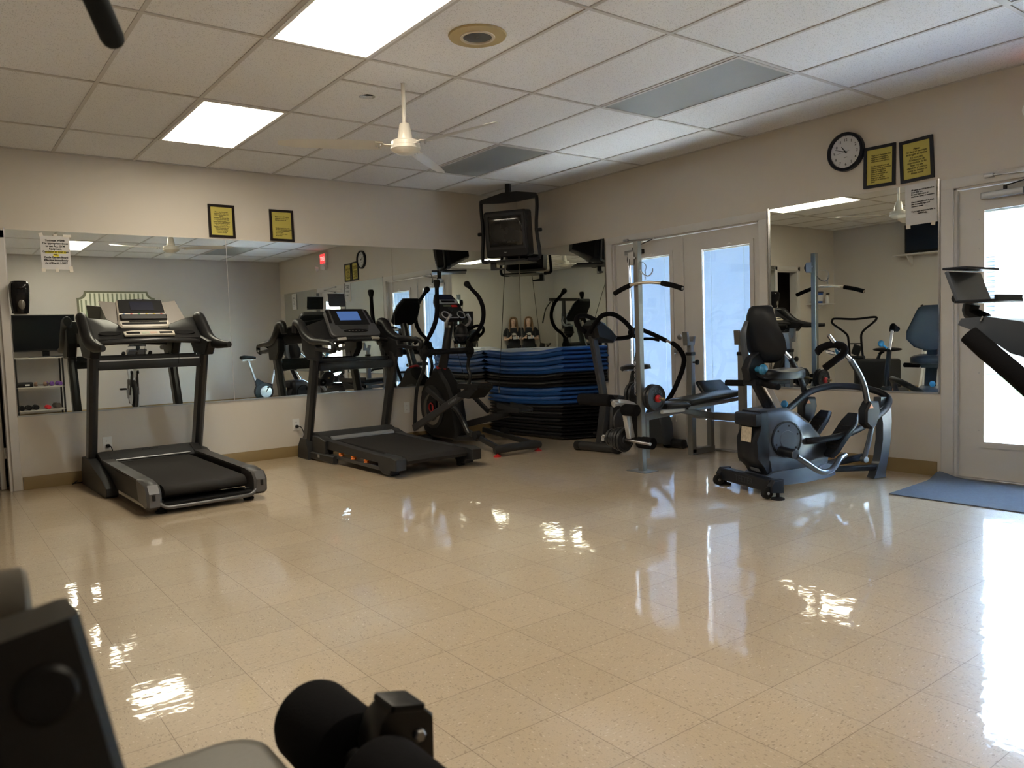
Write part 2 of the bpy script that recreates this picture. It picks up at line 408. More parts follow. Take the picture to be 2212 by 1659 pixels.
# T-bar grid
b = MB(); gz = HC-.003
L = -3
while xl(L) < -.05 or L < 9:
    if xl(L) > XW and xl(L) < 0: b.box((xl(L), YW/2, gz), (.023, -YW-.01, .006))
    L += 1
    if L > 9: break
for j in range(-4, 5):
    y = yj(j)
    if YW < y < 0: b.box((XW/2, y, gz-.0005), (-XW-.01, .023, .006))
b.box(((xl(3)+xl(4))/2, (at(749, 174, 2, HC).y+at(916, 203, 2, HC).y)/2, gz), (GA, .02, .006))
b.box((XW/2, -.011, gz-.001), (-XW, .022, .006)); b.box((-.011, YW/2, gz-.001), (.022, -YW, .006))
b.box((XW/2, YW+.011, gz-.001), (-XW, .022, .006)); b.box((XW+.011, YW/2, gz-.001), (.022, -YW, .006))
struct(b.build('trim_1', M_GRID))

# walls.  right wall x=0 has the french doors and the exit door; left wall y=0 has the doorway beyond the mirror
FD0, FD1 = -1.585, -3.365                     # french door opening (inside casing)
ED0, ED1 = -4.945, -5.905                     # exit door opening
DH = 2.035
b = MB()
def wseg(y0, y1, z0, z1): b.box((WT/2, (y0+y1)/2, (z0+z1)/2), (WT, abs(y1-y0), z1-z0))
wseg(WT, FD0, 0, HC+.3); wseg(FD0, FD1, DH, HC+.3); wseg(FD1, ED0, 0, HC+.3); wseg(ED0, ED1, DH, HC+.3); wseg(ED1, YW-WT, 0, HC+.3)
struct(b.build('wall_right', M_WALL))
LD0, LD1 = -5.265, -5.835                     # doorway opening in left wall (x)
b = MB()
def wx(x0, x1, z0, z1, y=WT/2): b.box(((x0+x1)/2, y, (z0+z1)/2), (abs(x1-x0), WT, z1-z0))
wx(-.001, LD0, 0, HC+.3); wx(LD0, LD1, DH, HC+.3); wx(LD1, XW-WT, 0, HC+.3)
struct(b.build('wall_left', M_WALL))
b = MB(); b.box((XW/2, YW-WT/2, (HC+.3)/2), (-XW+2*WT, WT, HC+.3)); struct(b.build('wall_rear', M_WALLG))
b = MB(); b.box((XW-WT/2, YW/2, (HC+.3)/2), (WT, -YW, HC+.3)); struct(b.build('wall_side', M_WALLG))
# dark room behind the doorway
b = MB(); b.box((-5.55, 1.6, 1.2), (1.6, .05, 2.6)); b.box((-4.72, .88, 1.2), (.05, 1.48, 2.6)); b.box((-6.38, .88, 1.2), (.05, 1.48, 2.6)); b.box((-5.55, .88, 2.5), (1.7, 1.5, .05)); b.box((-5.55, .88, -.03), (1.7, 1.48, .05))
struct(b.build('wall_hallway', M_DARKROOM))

# baseboards
def bb(name, boxes):
    b = MB()
    for c, d in boxes: b.box(c, d, bev=.002)
    struct(b.build(name, M_BASE))
bb('baseboard_left', [((-2.6, -.006, .052), (5.19, .012, .104)), ((-6.5, -.006, .052), (.88, .012, .104))])
bb('baseboard_right', [((-.006, -.75, .052), (.012, 1.49, .104)), ((-.006, -4.15, .052), (.012, 1.36, .104)), ((-.006, -6.85, .052), (.012, 1.68, .104))])
bb('baseboard_rear', [((XW/2, YW+.006, .052), (-XW-.02, .012, .104))])
bb('baseboard_side', [((XW+.006, YW/2, .052), (.012, -YW-.02, .104))])

# casings
def casing_x0(name, y0, y1, top, w=.085, fl=0.0):      # around opening y0>y1 on wall x=0
    b = MB()
    b.box((-.009, y0+w/2, top/2+fl/2), (.018, w, top-fl), bev=.004); b.box((-.009, y1-w/2, top/2), (.018, w, top), bev=.004)
    b.box((-.009, (y0+y1)/2, top+w/2-.012), (.018, y0-y1+2*w, w-.015), bev=.004)
    # jamb linings and stop
    b.box((.05, y0-.008, top/2), (.10, .016, top)); b.box((.05, y1+.008, top/2), (.10, .016, top)); b.box((.05, (y0+y1)/2, top-.008), (.10, y0-y1, .016))
    return struct(b.build(name, M_TRIM))
casing_x0('trim_2', FD0, FD1, DH); casing_x0('trim_3', ED0, ED1, DH)
b = MB()
for x in (LD0+.03, LD1-.03): b.box((x, -.009, 1.05), (.06, .018, 2.10), bev=.004)
b.box(((LD0+LD1)/2, -.009, DH+.035), (.69, .018, .07), bev=.004)
b.box((LD0-.01, .06, DH/2), (.02, .12, DH)); b.box((LD1+.01, .06, DH/2), (.02, .12, DH)); b.box(((LD0+LD1)/2, .06, DH-.01), (.57, .12, .02))
struct(b.build('trim_4', M_TRIM))
# thresholds
b = MB(); b.box((.05, (FD0+FD1)/2, .008), (.12, FD0-FD1, .016), bev=.004); b.box((.05, (ED0+ED1)/2, .008), (.12, ED0-ED1, .016), bev=.004)
struct(b.build('trim_5', M_STEEL))

# ------------------------------------------------------------ doors with glass and mini blinds
XD = .034                                       # inner face of the door leaves
def glazed_door(name, y0, y1, g0, g1, gz0, gz1, closed, knob_y=None, open_to=None):
    """leaf from y0 (left) to y1, glass light g0..g1, gz0..gz1"""
    b = MB(); t = .044; xc = XD+t/2; z1 = DH-.02
    b.box((xc, (y0+g0)/2, (z1+.012)/2), (t, abs(y0-g0), z1-.012)); b.box((xc, (y1+g1)/2, (z1+.012)/2), (t, abs(y1-g1), z1-.012))
    b.box((xc, (g0+g1)/2, (gz0+.012)/2), (t, abs(g1-g0), gz0-.012)); b.box((xc, (g0+g1)/2, (gz1+z1)/2), (t, abs(g1-g0), z1-gz1))
    d = b.build(name, M_TRIM); struct(d)
    b = MB(); b.frame_ring((XD-.004, 0, 0), (0, 1, 0), (0, 0, 1), g1-.03, gz0-.03, g0+.03, gz1+.03, .04, .016)
    b.build('window_bead', M_TRIM, d)
    b = MB(); b.box((XD+.008, (g0+g1)/2, (gz0+gz1)/2), (.003, g0-g1, gz1-gz0)); b.box((XD+.040, (g0+g1)/2, (gz0+gz1)/2), (.003, g0-g1, gz1-gz0))
    b.build('glass_pane', M_GLASS, d)
    b = MB(); b.box((XD+.024, (g0+g1)/2, gz1-.012), (.018, g0-g1-.01, .022)); b.build('head_rail', M_WHITE, d)
    b = MB(); pitch = .0145; z = gz0+.008; wd = .0196 if closed else .010; ang = rad(68 if closed else 3)
    while z < gz1-.025:
        dx, dz = math.cos(ang)*wd/2, math.sin(ang)*wd/2
        x = XD+.024; yy0, yy1 = g0-.006, g1+.006
        b.loft([[(x-dx, yy, z+dz), (x, yy, z+dz*.15+.0012), (x+dx, yy, z-dz), (x, yy, z-dz*.15+.0004)] for yy in (yy0, yy1)])
        z += pitch
    b.build('blind_slats', M_BLIND if closed else slat_mat(), d, ang=20)
    b = MB()
    for k in (.17, .83):
        y = g0+(g1-g0)*k; b.box((XD+.0155, y, (gz0+gz1)/2), (.001, .0022, gz1-gz0-.02)); b.box((XD+.0325, y, (gz0+gz1)/2), (.001, .0022, gz1-gz0-.02))
    b.build('ladder_cord', M_WHITE, d)
    b = MB(); y = (g0+g1)/2-.05; b.box((XD-.014, y, gz1+.012), (.006, .05, .008)); b.box((XD-.014, y, gz1+.016), (.01, .016, .012)); b.build('blind_slider', M_WHITE, d)
    return d
GZ0, GZ1 = .262, 1.862
p = lambda u, v: at(u, v, 0, XD).y
DM = p(1476, 700)
d1 = glazed_door('door_1', FD0-.018, DM+.002, p(1361, 700), p(1452, 700), GZ0, GZ1, True)
d2 = glazed_door('door_2', DM-.002, FD1+.018, p(1518, 700), p(1624, 620), GZ0, GZ1, True)
d3 = glazed_door('door_3', ED0-.018, ED1+.018, at(2124, 700, 0, XD).y, ED1+.19, GZ0, 1.868, False)
# astragal strip between the french doors
b = MB(); b.box((XD-.008, DM-.012, 1.0), (.016, .03, 1.99), bev=.003); b.build('astragal', M_TRIM, d2)
# deadbolt and lever
dbp = at(1470, 728, 0, XD-.01)
b = MB(); b.lathe([(.028, 0), (.030, .006), (.024, .014), (.010, .016)], (XD-.001, dbp.y+.015, dbp.z), (-1, 0, 0), 24); b.build('deadbolt', M_STEEL, d1)
kp = Vector((XD, dbp.y+.015, .92))
b = MB(); b.lathe([(.032, 0), (.032, .006), (.012, .010), (.011, .035), (.024, .045), (.028, .06), (.020, .072), (.004, .075)], kp, (-1, 0, 0), 24); b.build('door_knob', M_STEEL, d1)
# small screws round the exit door light
b = MB(); g0 = at(2124, 700, 0, XD).y+.022
for z in (.35, .75, 1.05, 1.35, 1.6, 1.8): b.cyl((XD-.013, g0, z), (XD-.011, g0, z), .004, 8)
b.build('bead_screw', M_STEEL, d3)
# exit door closer
def closer(y, z, parent_label, length=.20, arm_y=None):
    t = thing('door_closer', (XD, y, z), parent_label, 'door closer')
    b = MB(); b.box((XD-.028, y-length/2, z), (.055, length, .045), bev=.006); b.build('closer_body', M_ALU, t)
    b = MB(); b.box((XD-.028, y-length-.017, z), (.055, .035, .042), bev=.004)
    for dz in (-.011, .011): b.cyl((XD-.056, y-length-.017, z+dz), (XD-.060, y-length-.017, z+dz), .006, 10)
    b.build('end_cap', M_DARK, t)
    b = MB(); c = Vector((XD-.03, y-length*.55, z+.02)); e = Vector((-.045, y-length-.22, z+.095)); f = Vector((-.03, y-length*.3, z+.125))
    b.cyl(c, c+Vector((0, 0, .03)), .012, 12); b.beam(c+Vector((0, 0, .028)), e, .016, .006, bev=.002); b.build('lower_arm', M_DARK, t)
    b = MB(); b.beam(e+Vector((0, 0, .006)), f, .014, .008, bev=.002); b.cyl(e-Vector((0, 0, .004)), e+Vector((0, 0, .014)), .01, 12)
    b.box(f+Vector((0, .02, .0)), (.03, .06, .026), bev=.004); b.build('upper_arm', M_STEEL, t)
    return t
c3 = at(2125, 425, 0, XD)
closer(c3.y, c3.z, 'silver hydraulic closer with folded arm at the top of the exit door', .26)
c1 = at(1356, 548, 0, XD)
closer(c1.y, c1.z, 'silver hydraulic closer at the top of the left french door, behind the lat tower', .20)

# hallway door leaf seen at the left edge, with hinge
b = MB(); b.box((LD0-.055, .36, 1.0), (.036, .46, 1.99), bev=.003); d4 = b.build('door_4', M_TRIM); struct(d4)
b = MB()
for z in (.30, 1.72): b.box((LD0-.0365, .147, z), (.003, .030, .09)); b.box((LD0-.0220, .122, z), (.004, .035, .09)); b.cyl((LD0-.030, .130, z-.045), (LD0-.030, .130, z+.045), .005, 10)
b.build('hinge', M_TRIM, d4)

# ------------------------------------------------------------ outside
M_GRASS = mat('lawn', (.020, .040, .010), .9, var=.3, vscale=14)
M_CONC = mat('concrete', (.62, .60, .56), .85, var=.06)
M_SIDING = mat('white_siding', (.30, .30, .29), .6)
M_SHUT = mat('blue_grey_shutter', (.012, .018, .032), .5)
b = MB(); b.box((1.3, -4, -.08), (2.3, 60, .12)); tag(b.build('patio_slab', M_CONC), 'pale concrete slab outside the glass doors', 'pavement', kind='structure')
b = MB(); b.box((20, 0, -.10), (40, 90, .10)); tag(b.build('lawn_ground', M_GRASS), 'sunlit green lawn beyond the concrete outside', 'lawn', kind='structure')
b = MB(); b.box((5.2, 0, -.05), (1.3, 90, .05)); tag(b.build('garden_path', M_CONC), 'pale path crossing the lawn outside', 'path', kind='structure')
bl = thing('neighbour_house', (12.3, 0, 0), 'white sided house with slatted windows across the lawn, through the exit door', 'building')
b = MB()
for k in range(26): b.box((12.45, .5, .09+k*.17), (.5+.02, 14, .155)); b.box((12.5, .5, .18+k*.17), (.48, 14, .02))
b.build('siding_wall', M_SIDING, bl)
for yy in (-2.1, .1, 3.2):
    b = MB(); b.frame_ring((12.15, 0, 0), (0, 1, 0), (0, 0, 1), yy-.75, 1.2, yy+.75, 2.55, .08, .06); b.box((12.16, yy, 1.87), (.05, .06, 1.3)); wf = b.build('window', M_SIDING, bl)
    b = MB()
    for k in range(12): b.box((12.18, yy, 1.30+k*.105), (.02, 1.36, .06))
    b.build('louvre', M_SHUT, wf)
b = MB(); b.prism([(-.6, 4.5), (2.2, 5.9), (5, 4.5), (5, 4.38), (-.6, 4.38)], (12.3, .5, 0), (1, 0, 0), (0, 0, 1), 15); b.build('roof', mat('grey_shingle', (.2, .2, .21), .9), bl)

# ------------------------------------------------------------ wall mirrors
def mirror(name, pts, label, nrm, group=None):
    """pts: two floor-plan end points of the face; nrm: into the room"""
    (xa, ya), (xb, yb) = pts; z0, z1 = .606, 2.106
    t = thing('wall_mirror', ((xa+xb)/2, (ya+yb)/2, z0), label, 'mirror', group)
    A, B = Vector((xa, ya, 0)), Vector((xb, yb, 0)); n = Vector((*nrm, 0)); d = (B-A).normalized()
    b = MB(); r = [A, B, B-n*.005, A-n*.005]
    b.loft([[q+Vector((0, 0, z)) for q in r] for z in (z0, z1)]); b.build('mirror_glass', M_MIRROR, t)
    b = MB(); b.beam(A+Vector((0, 0, z0-.004))-n*.002, B+Vector((0, 0, z0-.004))-n*.002, .010, .012); b.build('mirror_channel', M_ALU, t)
    return t, A, B
E0 = .0075
mirror('a', ((-5.198, -E0), (-3.467, -E0)), 'left panel of the long wall mirror, beside the soap dispenser', (0, -1))
mirror('b', ((-3.463, -E0), (-1.730, -E0)), 'middle panel of the long wall mirror, behind the second treadmill', (0, -1))
mirror('c', ((-1.726, -E0), (-.012, -E0)), 'long wall mirror panel running into the corner behind the blue mats', (0, -1))
tl = math.tan(rad(.55))
mirror('d', ((-.0075, -.012), (-.0075-1.475*tl, -1.487)), 'short mirror between the corner and the french doors, above the mats', (-math.cos(rad(.55)), math.sin(rad(.55))))
t, A, B = mirror('e', ((-E0, -3.472), (-E0, -4.842)), 'square mirror between the french doors and the exit door, under the clock', (-1, 0))
b = MB(); b.box((-.009, -3.466, 1.357), (.012, .012, 1.52)); b.build('edge_strip', M_CHROME, t)
b = MB(); b.box((-.009, -4.848, 1.357), (.012, .010, 1.52)); b.build('edge_strip', M_CHROME, t)
mirror('f', ((-E0, -6.02), (-E0, -7.60)), 'mirror beyond the exit door, seen only as a reflection', (-1, 0))
b = MB(); b.box((-5.2025, -.009, 1.357), (.008, .012, 1.52)); b.build('edge_strip', M_CHROME, bpy.data.objects['wall_mirror'])

# ------------------------------------------------------------ ceiling lights
M_DIFF_OFF = mat('unlit_prismatic_lens', (.26, .265, .25), .35, bump=.4, bscale=260)
def lamp_mat():
    m, nt, b = nodes_mat('lit_prismatic_lens')
    g = nt.nodes.new('ShaderNodeNewGeometry'); sp = nt.nodes.new('ShaderNodeSeparateXYZ'); nt.links.new(g.outputs['Position'], sp.inputs[0])
    # two tubes behind the lens: brighter along them
    x = mth(nt, 'DIVIDE', mth(nt, 'SUBTRACT', sp.outputs[0], xl(2)), GA)
    c = mth(nt, 'COSINE', mth(nt, 'MULTIPLY', x, 4*PI))
    s = mth(nt, 'MULTIPLY', mth(nt, 'ADD', mth(nt, 'MULTIPLY', c, -.14), .9), LAMP_STRENGTH)
    b.inputs['Base Color'].default_value = (.7, .68, .6, 1); b.inputs['Roughness'].default_value = .4
    b.inputs['Emission Color'].default_value = (*LAMP_COLOR, 1); nt.links.new(s, b.inputs['Emission Strength'])
    return m
M_LAMP = lamp_mat()
def troffer(L, j, lit, label):
    x0, x1, y0, y1 = xl(L)+.012, xl(L+1)-.012, yj(j)+.012, yj(j+1)-.012; cx, cy = (x0+x1)/2, (y0+y1)/2
    t = thing('ceiling_light', (cx, cy, HC), label, 'ceiling light')
    b = MB(); b.frame_ring((cx, cy, HC-.004), (1, 0, 0), (0, 1, 0), x0-cx, y0-cy, x1-cx, y1-cy, .022, .012); b.build('light_frame', M_WHITE if lit else M_GRID, t)
    b = MB(); b.box((cx, cy, HC-.0035), (x1-x0-.046, y1-y0-.046, .004)); b.build('light_diffuser', M_LAMP if lit else M_DIFF_OFF, t)
    return t
troffer(2, 2, True, 'lit ceiling light panel nearest the mirror wall, left of the fan')
troffer(2, 0, True, 'large lit ceiling light panel cut by the top of the picture')
troffer(2, -2, True, 'lit ceiling light panel nearest the rear wall, seen in the mirror')
troffer(6, 2, False, 'unlit grey ceiling light panel nearest the corner, behind the fan')
troffer(6, 0, False, 'unlit grey ceiling light panel in front of the wall clock')
troffer(6, -2, False, 'unlit ceiling light panel near the exit door at the top right corner')

# recessed round light with big flange
cx, cy = -3.263, -3.883
t = thing('recessed_light', (cx, cy, HC), 'round recessed light with tan flange and ribbed dark lens in the ceiling', 'ceiling light')
M_TAN = mat('tan_enamel', (.46, .35, .17), .5, var=.08)
b = MB(); b.lathe([(.088, 0), (.094, -.012), (.155, -.010), (.160, -.001), (.160, 0)], (cx, cy, HC-.001), (0, 0, 1), 48, closed=True); b.build('flange', M_TAN, t)
b = MB(); b.lathe([(.078, 0), (.080, -.014), (.095, -.014), (.097, -.006), (.097, 0)], (cx, cy, HC-.004), (0, 0, 1), 48, closed=True); b.build('trim_ring', mat('cream_enamel', (.6, .52, .4), .4), t)
b = MB(); prof = []
for k in range(12): r = .078-k*.0065; prof += [(r, -.011+(k % 2)*.002)]
b.lathe(prof, (cx, cy, HC), (0, 0, 1), 48); b.lathe([(.012, 0), (.010, -.006), (.003, -.008)], (cx, cy, HC-.010), (0, 0, 1), 16); b.build('lens', mat('smoked_ribbed_lens', (.12, .12, .12), .2), t)

# ceiling fan
fx, fy = -3.218, -2.976
t = thing('ceiling_fan', (fx, fy, HC), 'white ceiling fan with three blades on a down rod', 'ceiling fan')
M_FAN = mat('white_enamel', (.68, .64, .56), .3, coat=.3)
b = MB(); b.lathe([(.013, -.26), (.013, 0), (.016, .0)], (fx, fy, HC-.001), (0, 0, 1), 16)
b.build('down_rod', M_FAN, t)
b = MB(); b.lathe([(.030, 0), (.034, .008), (.050, .10), (.050, .108)][::1], (fx, fy, HC-.255), (0, 0, -1), 28); b.build('rod_cup', M_FAN, t)
b = MB(); b.lathe([(.045, 0), (.085, .003), (.093, .012), (.093, .035), (.096, .038), (.096, .056), (.084, .066), (.080, .070), (.060, .080), (.056, .084), (.030, .090), (.005, .092)], (fx, fy, HC-.362), (0, 0, -1), 40); b.build('motor_housing', M_FAN, t)
zb = HC-.400
tips = [at(612, 313, 2, zb), at(1080, 246, 2, zb), at(925, 380, 2, zb)]
a0 = rad(161)
for k in range(3):
    a = a0 + k*2*PI/3; T = F((fx, fy, zb), a)
    b = MB(T); b.prism([(.085, -.016), (.14, -.014), (.155, -.045), (.20, -.05), (.20, .05), (.155, .045), (.14, .014), (.085, .016)], (0, 0, .004), (1, 0, 0), (0, 1, .12), .006)
    br = b.build('blade_iron', M_FAN, t)
    b = MB(T); rings = []
    for i in range(9):
        s = i/8; x = .15+.64*s; wd = .058+.012*math.sin(PI*min(1, s*1.1)) - .010*s; tw = .20+.02*s; z = .002-.012*s
        c, q = math.cos(tw), math.sin(tw); hw = wd*(.55 if i == 8 else 1)
        rings.append([(x, -hw*c, z-hw*q), (x, 0, z+.007), (x, hw*c, z+hw*q), (x, 0, z+.002)])
    b.loft(rings); b.build('blade', M_FAN, t)
    b = MB(T)
    for dx, dy in ((.165, -.022), (.165, .022), (.188, 0)):
        b = MB(T); b.cyl((dx, dy, -.010+.12*dy), (dx, dy, .012+.12*dy), .005, 10); b.build('blade_screw', M_STEEL, br)
# ------------------------------------------------------------ framed signs, sheets, clock, dispenser, outlets
M_FRAMEL = mat('dark_brown_frame', (.018, .012, .012), .3); M_FRAMER = mat('navy_black_frame', (.012, .016, .030), .35)
def sign(pts, plane, lines1, lines2, label, fm, size=.0145, shear=.0, align='CENTER', frac=.52, s2=None, sq=1.0):
    """pts: pixel corners tl,tr,br,bl of the frame on a wall; plane: axis,value"""
    ax, val = plane; P = [at(u, v, ax, val) for u, v in pts]
    c = sum(P, Vector())/4; up = ((P[0]-P[3])+(P[1]-P[2])).normalized(); rt = ((P[1]-P[0])+(P[2]-P[3])).normalized()
    w2 = ((P[1]-P[0]).length+(P[2]-P[3]).length)/4; h2 = ((P[0]-P[3]).length+(P[1]-P[2]).length)/4
    n = Vector((0, -1, 0)) if ax == 1 else Vector((-1, 0, 0)); up = (up-n*up.dot(n)).normalized(); rt = up.cross(n).normalized()
    if rt.dot(P[1]-P[0]) < 0: rt = -rt
    t = thing('framed_sign', c, label, 'sign', None)
    b = MB(); b.frame_ring(c+n*.008, rt, up, -w2, -h2, w2, h2, .022, .016); b.build('frame', fm, t)
    b = MB(); b.prism([(-w2+.018, -h2+.018), (w2-.018, -h2+.018), (w2-.018, h2-.018), (-w2+.018, h2-.018)], c+n*.006, rt, up, .002); b.build('notice', M_YEL, t)
    x0 = 0 if align == 'CENTER' else -w2+.055
    o = c+n*.0072+up*(h2-.060)+rt*x0
    text_obj('lettering', lines1, size, o, rt, up, M_INK, t, align, lead=.95, shear=shear, bold=.0003, squeeze=sq)
    o2 = c+n*.0072+up*(h2-2*h2*frac)+rt*x0
    text_obj('lettering', lines2, s2 or size, o2, rt, up, M_INK, t, align, lead=.95, shear=shear, bold=.0003, squeeze=sq)
    return t
sign([(447, 440), (505, 445), (508, 515), (452, 512)], (1, 0),
     ['Please wipe the exercise', 'equipment thoroughly after', 'using it with the wipes and', 'cleaner.', 'Reminder: the exercise bikes', 'and machines are to be used', 'by residents only'],
     ["Veuillez essuyer soigneusement", "l'equipement d'exercice apres", "l'avoir utilise avec les", "lingettes et le nettoyant. Merci", "Rappel: les appareils sont", "reserves aux residents", "seulement. Ne pas les", "deplacer sans aide"],
     'yellow notice full of text in a dark frame, leftmost above the long mirror', M_FRAMEL, .0145, sq=.82, frac=.50)
sign([(580, 452), (631.5, 455.5), (635, 523), (584, 519.5)], (1, 0),
     ['Please return all weights', 'using the machines and', 'they are turned off'],
     ['Veuillez remettre les poids,', 'de meme que eteindre la radio', 'la television completement', 'apres de votre', 'responsabilite, a votre', 'de nos soins'],
     'yellow two-paragraph notice in a dark frame, second above the long mirror', M_FRAMEL, .0165, .15, 'LEFT', .56, .0150, sq=.86)
sign([(1868, 319), (1936, 310), (1935, 399), (1867, 409)], (0, 0),
     ['Thank you! Remember that', 'equipment and weights', 'please be considerate of', 'others when you exercise'],
     ['Veuillez vous adresser a la', 'reception pour un entraineur', 'diligent! Respectez le', 'materiel! Verifiez que', 'toutes les personnes qui', 'sont autour, aussi', 'longtemps, que vous', 'souhaitez et evitez que les', 'poids!'],
     'yellow notice between the clock and its higher neighbour, hung lower', M_FRAMER, .0155, .12, 'LEFT', .46, .0150, sq=.86)
sign([(1944, 308), (2016, 291), (2020, 384), (1947, 397)], (0, 0),
     ['Please', 'No food or beverages', 'in the gym at anytime'],
     ["S'il vous plait,", "N'utilisez pas de", 'nourriture et de les', 'bues vos aller', "chambres d' exercice", 'quand les besoins se', 'fitness tennis'],
     'yellow no food notice in a dark frame, highest and rightmost, above the white sheet', M_FRAMER, .0195, .25, 'CENTER', .40, .0195, sq=.86)

def sheet(pts, plane, paras, label, tapes, align='CENTER', hl=None, off=.0085, bold=.0005):
    ax, val = plane; P = [at(u, v, ax, val) for u, v in pts]; c = sum(P, Vector())/4
    n = Vector((0, -1, 0)) if ax == 1 else Vector((-1, 0, 0))
    up = ((P[0]-P[3])+(P[1]-P[2])).normalized(); rt = up.cross(n).normalized()
    if rt.dot(P[1]-P[0]) < 0: rt = -rt
    w2 = ((P[1]-P[0]).length+(P[2]-P[3]).length)/4; h2 = ((P[0]-P[3]).length+(P[1]-P[2]).length)/4
    t = thing('paper_sheet', c, label, 'paper notice')
    b = MB(); rings = []
    N = 12
    for i in range(N+1):
        s = i/N; z = h2-2*h2*s; bow = .002*math.sin(PI*s)+.001*math.sin(7*s)
        rings.append([c+n*(off+bow)+rt*(-w2)+up*z, c+n*(off+bow*1.5)+up*z, c+n*(off+bow)+rt*w2+up*z, c+n*(off-.0004+bow)+rt*w2+up*z, c+n*(off-.0004+bow*1.5)+up*z, c+n*(off-.0004+bow)-rt*w2+up*z])
    b.loft(rings); b.build('paper', M_PAPER, t)
    b = MB()
    for a, d, w, h, r in tapes:
        R = Matrix.Rotation(rad(r), 3, n); b2 = [(-w/2, -h/2), (w/2, -h/2), (w/2, h/2), (-w/2, h/2)]
        m = MB(); m.prism(b2, c+n*(off+.0035)+rt*(a*w2)+up*(d*h2), R @ rt, R @ up, .0006); m.build('tape', M_TAPE, t)
    b.bm.free()
    for k, (lines, size, fy) in enumerate(paras):
        o = c+n*(off+.0042)+up*(h2-2*h2*fy)+rt*(0 if align == 'CENTER' else -w2+.045)
        text_obj('lettering', lines, size, o, rt, up, M_INK, t, align, lead=1.02, bold=bold, squeeze=.9)
    if hl:
        for w, fy, h in hl:
            m = MB(); m.prism([(-w/2, -h/2), (w/2, -h/2), (w/2, h/2), (-w/2, h/2)], c+n*(off+.0036)+up*(h2-2*h2*fy), rt, up, .0004); m.build('highlighter', mat('highlighter_yellow', (.72, .62, .03), .7), t)
    return t
sheet([(86, 509), (148, 511), (155, 583), (90, 582)], (1, 0),
      [(['You must WEAR', 'The appropriate shoes', 'to use ALL GYM', 'Equipment.', 'Condition at your own', 'risk.', 'Castle Garden Board', 'Effective Immediately', 'As of March 1,2022'], .0225, .10)],
      'taped white sheet with a highlighted line on the long mirror, above the soap dispenser',
      [(-.92, 1.04, .028, .03, 15), (.05, 1.05, .026, .02, 0), (.85, 1.02, .06, .022, 0), (-.9, -1.04, .028, .028, 0), (.02, -1.04, .024, .028, 0), (.98, -.98, .028, .05, 4)],
      hl=[(.150, .487, .020), (.040, .577, .020)])
sheet([(1956, 400), (2024, 390), (2026, 478), (1958, 489)], (0, 0),
      [(['All wipes should be placed in', 'trash after use.', 'Do not flush wipes or', 'machines, toilet, or counters.'], .0152, .13),
       (['Please place all trash in trash', 'bins located in gym and', 'common areas.'], .0152, .42),
       (['If you need assistance refer to', '           staff or help.'], .0152, .65)],
      'white printed sheet taped over the top right of the square mirror', [(-.85, -1.05, .03, .03, 0), (.75, -1.04, .026, .03, -8)], 'LEFT')
sheet([(-1, -1)]*4, (0, 0), [], 'x', []) if False else None
# sheet on the far mirror, seen reflected
c = Vector((-.016, -7.08, 1.93)); t = thing('paper_sheet', c, 'narrow printed sheet on the mirror beyond the exit door, seen reflected', 'paper notice')
b = MB(); b.box(c, (.0006, .215, .30)); b.build('paper', M_PAPER, t)
text_obj('lettering', ['Room rules', 'Wear shoes', 'Wipe machines', 'Put weights back', 'No glass', 'No pets', 'Lights off', 'Thank you'], .022, c+Vector((-.0006, 0, .125)), (0, -1, 0), (0, 0, 1), M_INK, t)

# wall clock
cc = at(1826, 328, 0, -.02); cr = .148
t = thing('wall_clock', cc, 'round white wall clock with a dark rim, beside the yellow notices', 'clock')
b = MB(); b.lathe([(cr-.028, .004), (cr-.024, .034), (cr-.010, .040), (cr-.002, .032), (cr, .0), (cr-.028, .0)], cc+Vector((.02, 0, 0)), (-1, 0, 0), 64, closed=True); b.build('clock_rim', M_FRAMER, t)
b = MB(); b.lathe([(cr-.024, 0), (cr-.024, .008)], cc+Vector((.012, 0, 0)), (-1, 0, 0), 64); b.build('clock_face', mat('clock_face_white', (.58, .58, .60), .6), t)
fc = cc+Vector((.0035, 0, 0)); R_, U_ = Vector((0, -1, 0)), Vector((0, 0, 1))
for h in range(1, 13):
    a = rad(30*h); o = fc+R_*math.sin(a)*.092+U_*(math.cos(a)*.092+.0125)
    text_obj('numeral', [str(h)], .030, o, R_, U_, M_INK, t, bold=.0002)
for k in range(60):
    a = rad(6*k); L = .008 if k % 5 == 0 else .004
    if k % 5 == 0:
        m = MB(); q = lambda r: fc+R_*math.sin(a)*r+U_*math.cos(a)*r-Vector((.0004, 0, 0)); m.beam(q(.122), q(.122-L), .0018, .0006, up=(1, 0, 0)); m.build('tick_mark', M_INK, t)
def hand(nm, deg, L, tail, w, dx):
    a = rad(deg); d = R_*math.sin(a)+U_*math.cos(a); q = fc-Vector((dx, 0, 0)); m = MB(); m.beam(q-d*tail, q+d*L, w, .0012, up=(1, 0, 0), w2=w*.6); m.build(nm, M_INK, t)
hand('hour_hand', 324, .052, .012, .008, .004); hand('minute_hand', 288, .086, .016, .005, .006); hand('second_hand', 262, .085, .035, .0016, .008)
b = MB(); b.cyl(fc, fc-Vector((.010, 0, 0)), .005, 14); b.build('hub', M_INK, t)
text_obj('lettering', ['quartz'], .011, fc+U_*-.035, R_, U_, M_INK, t)

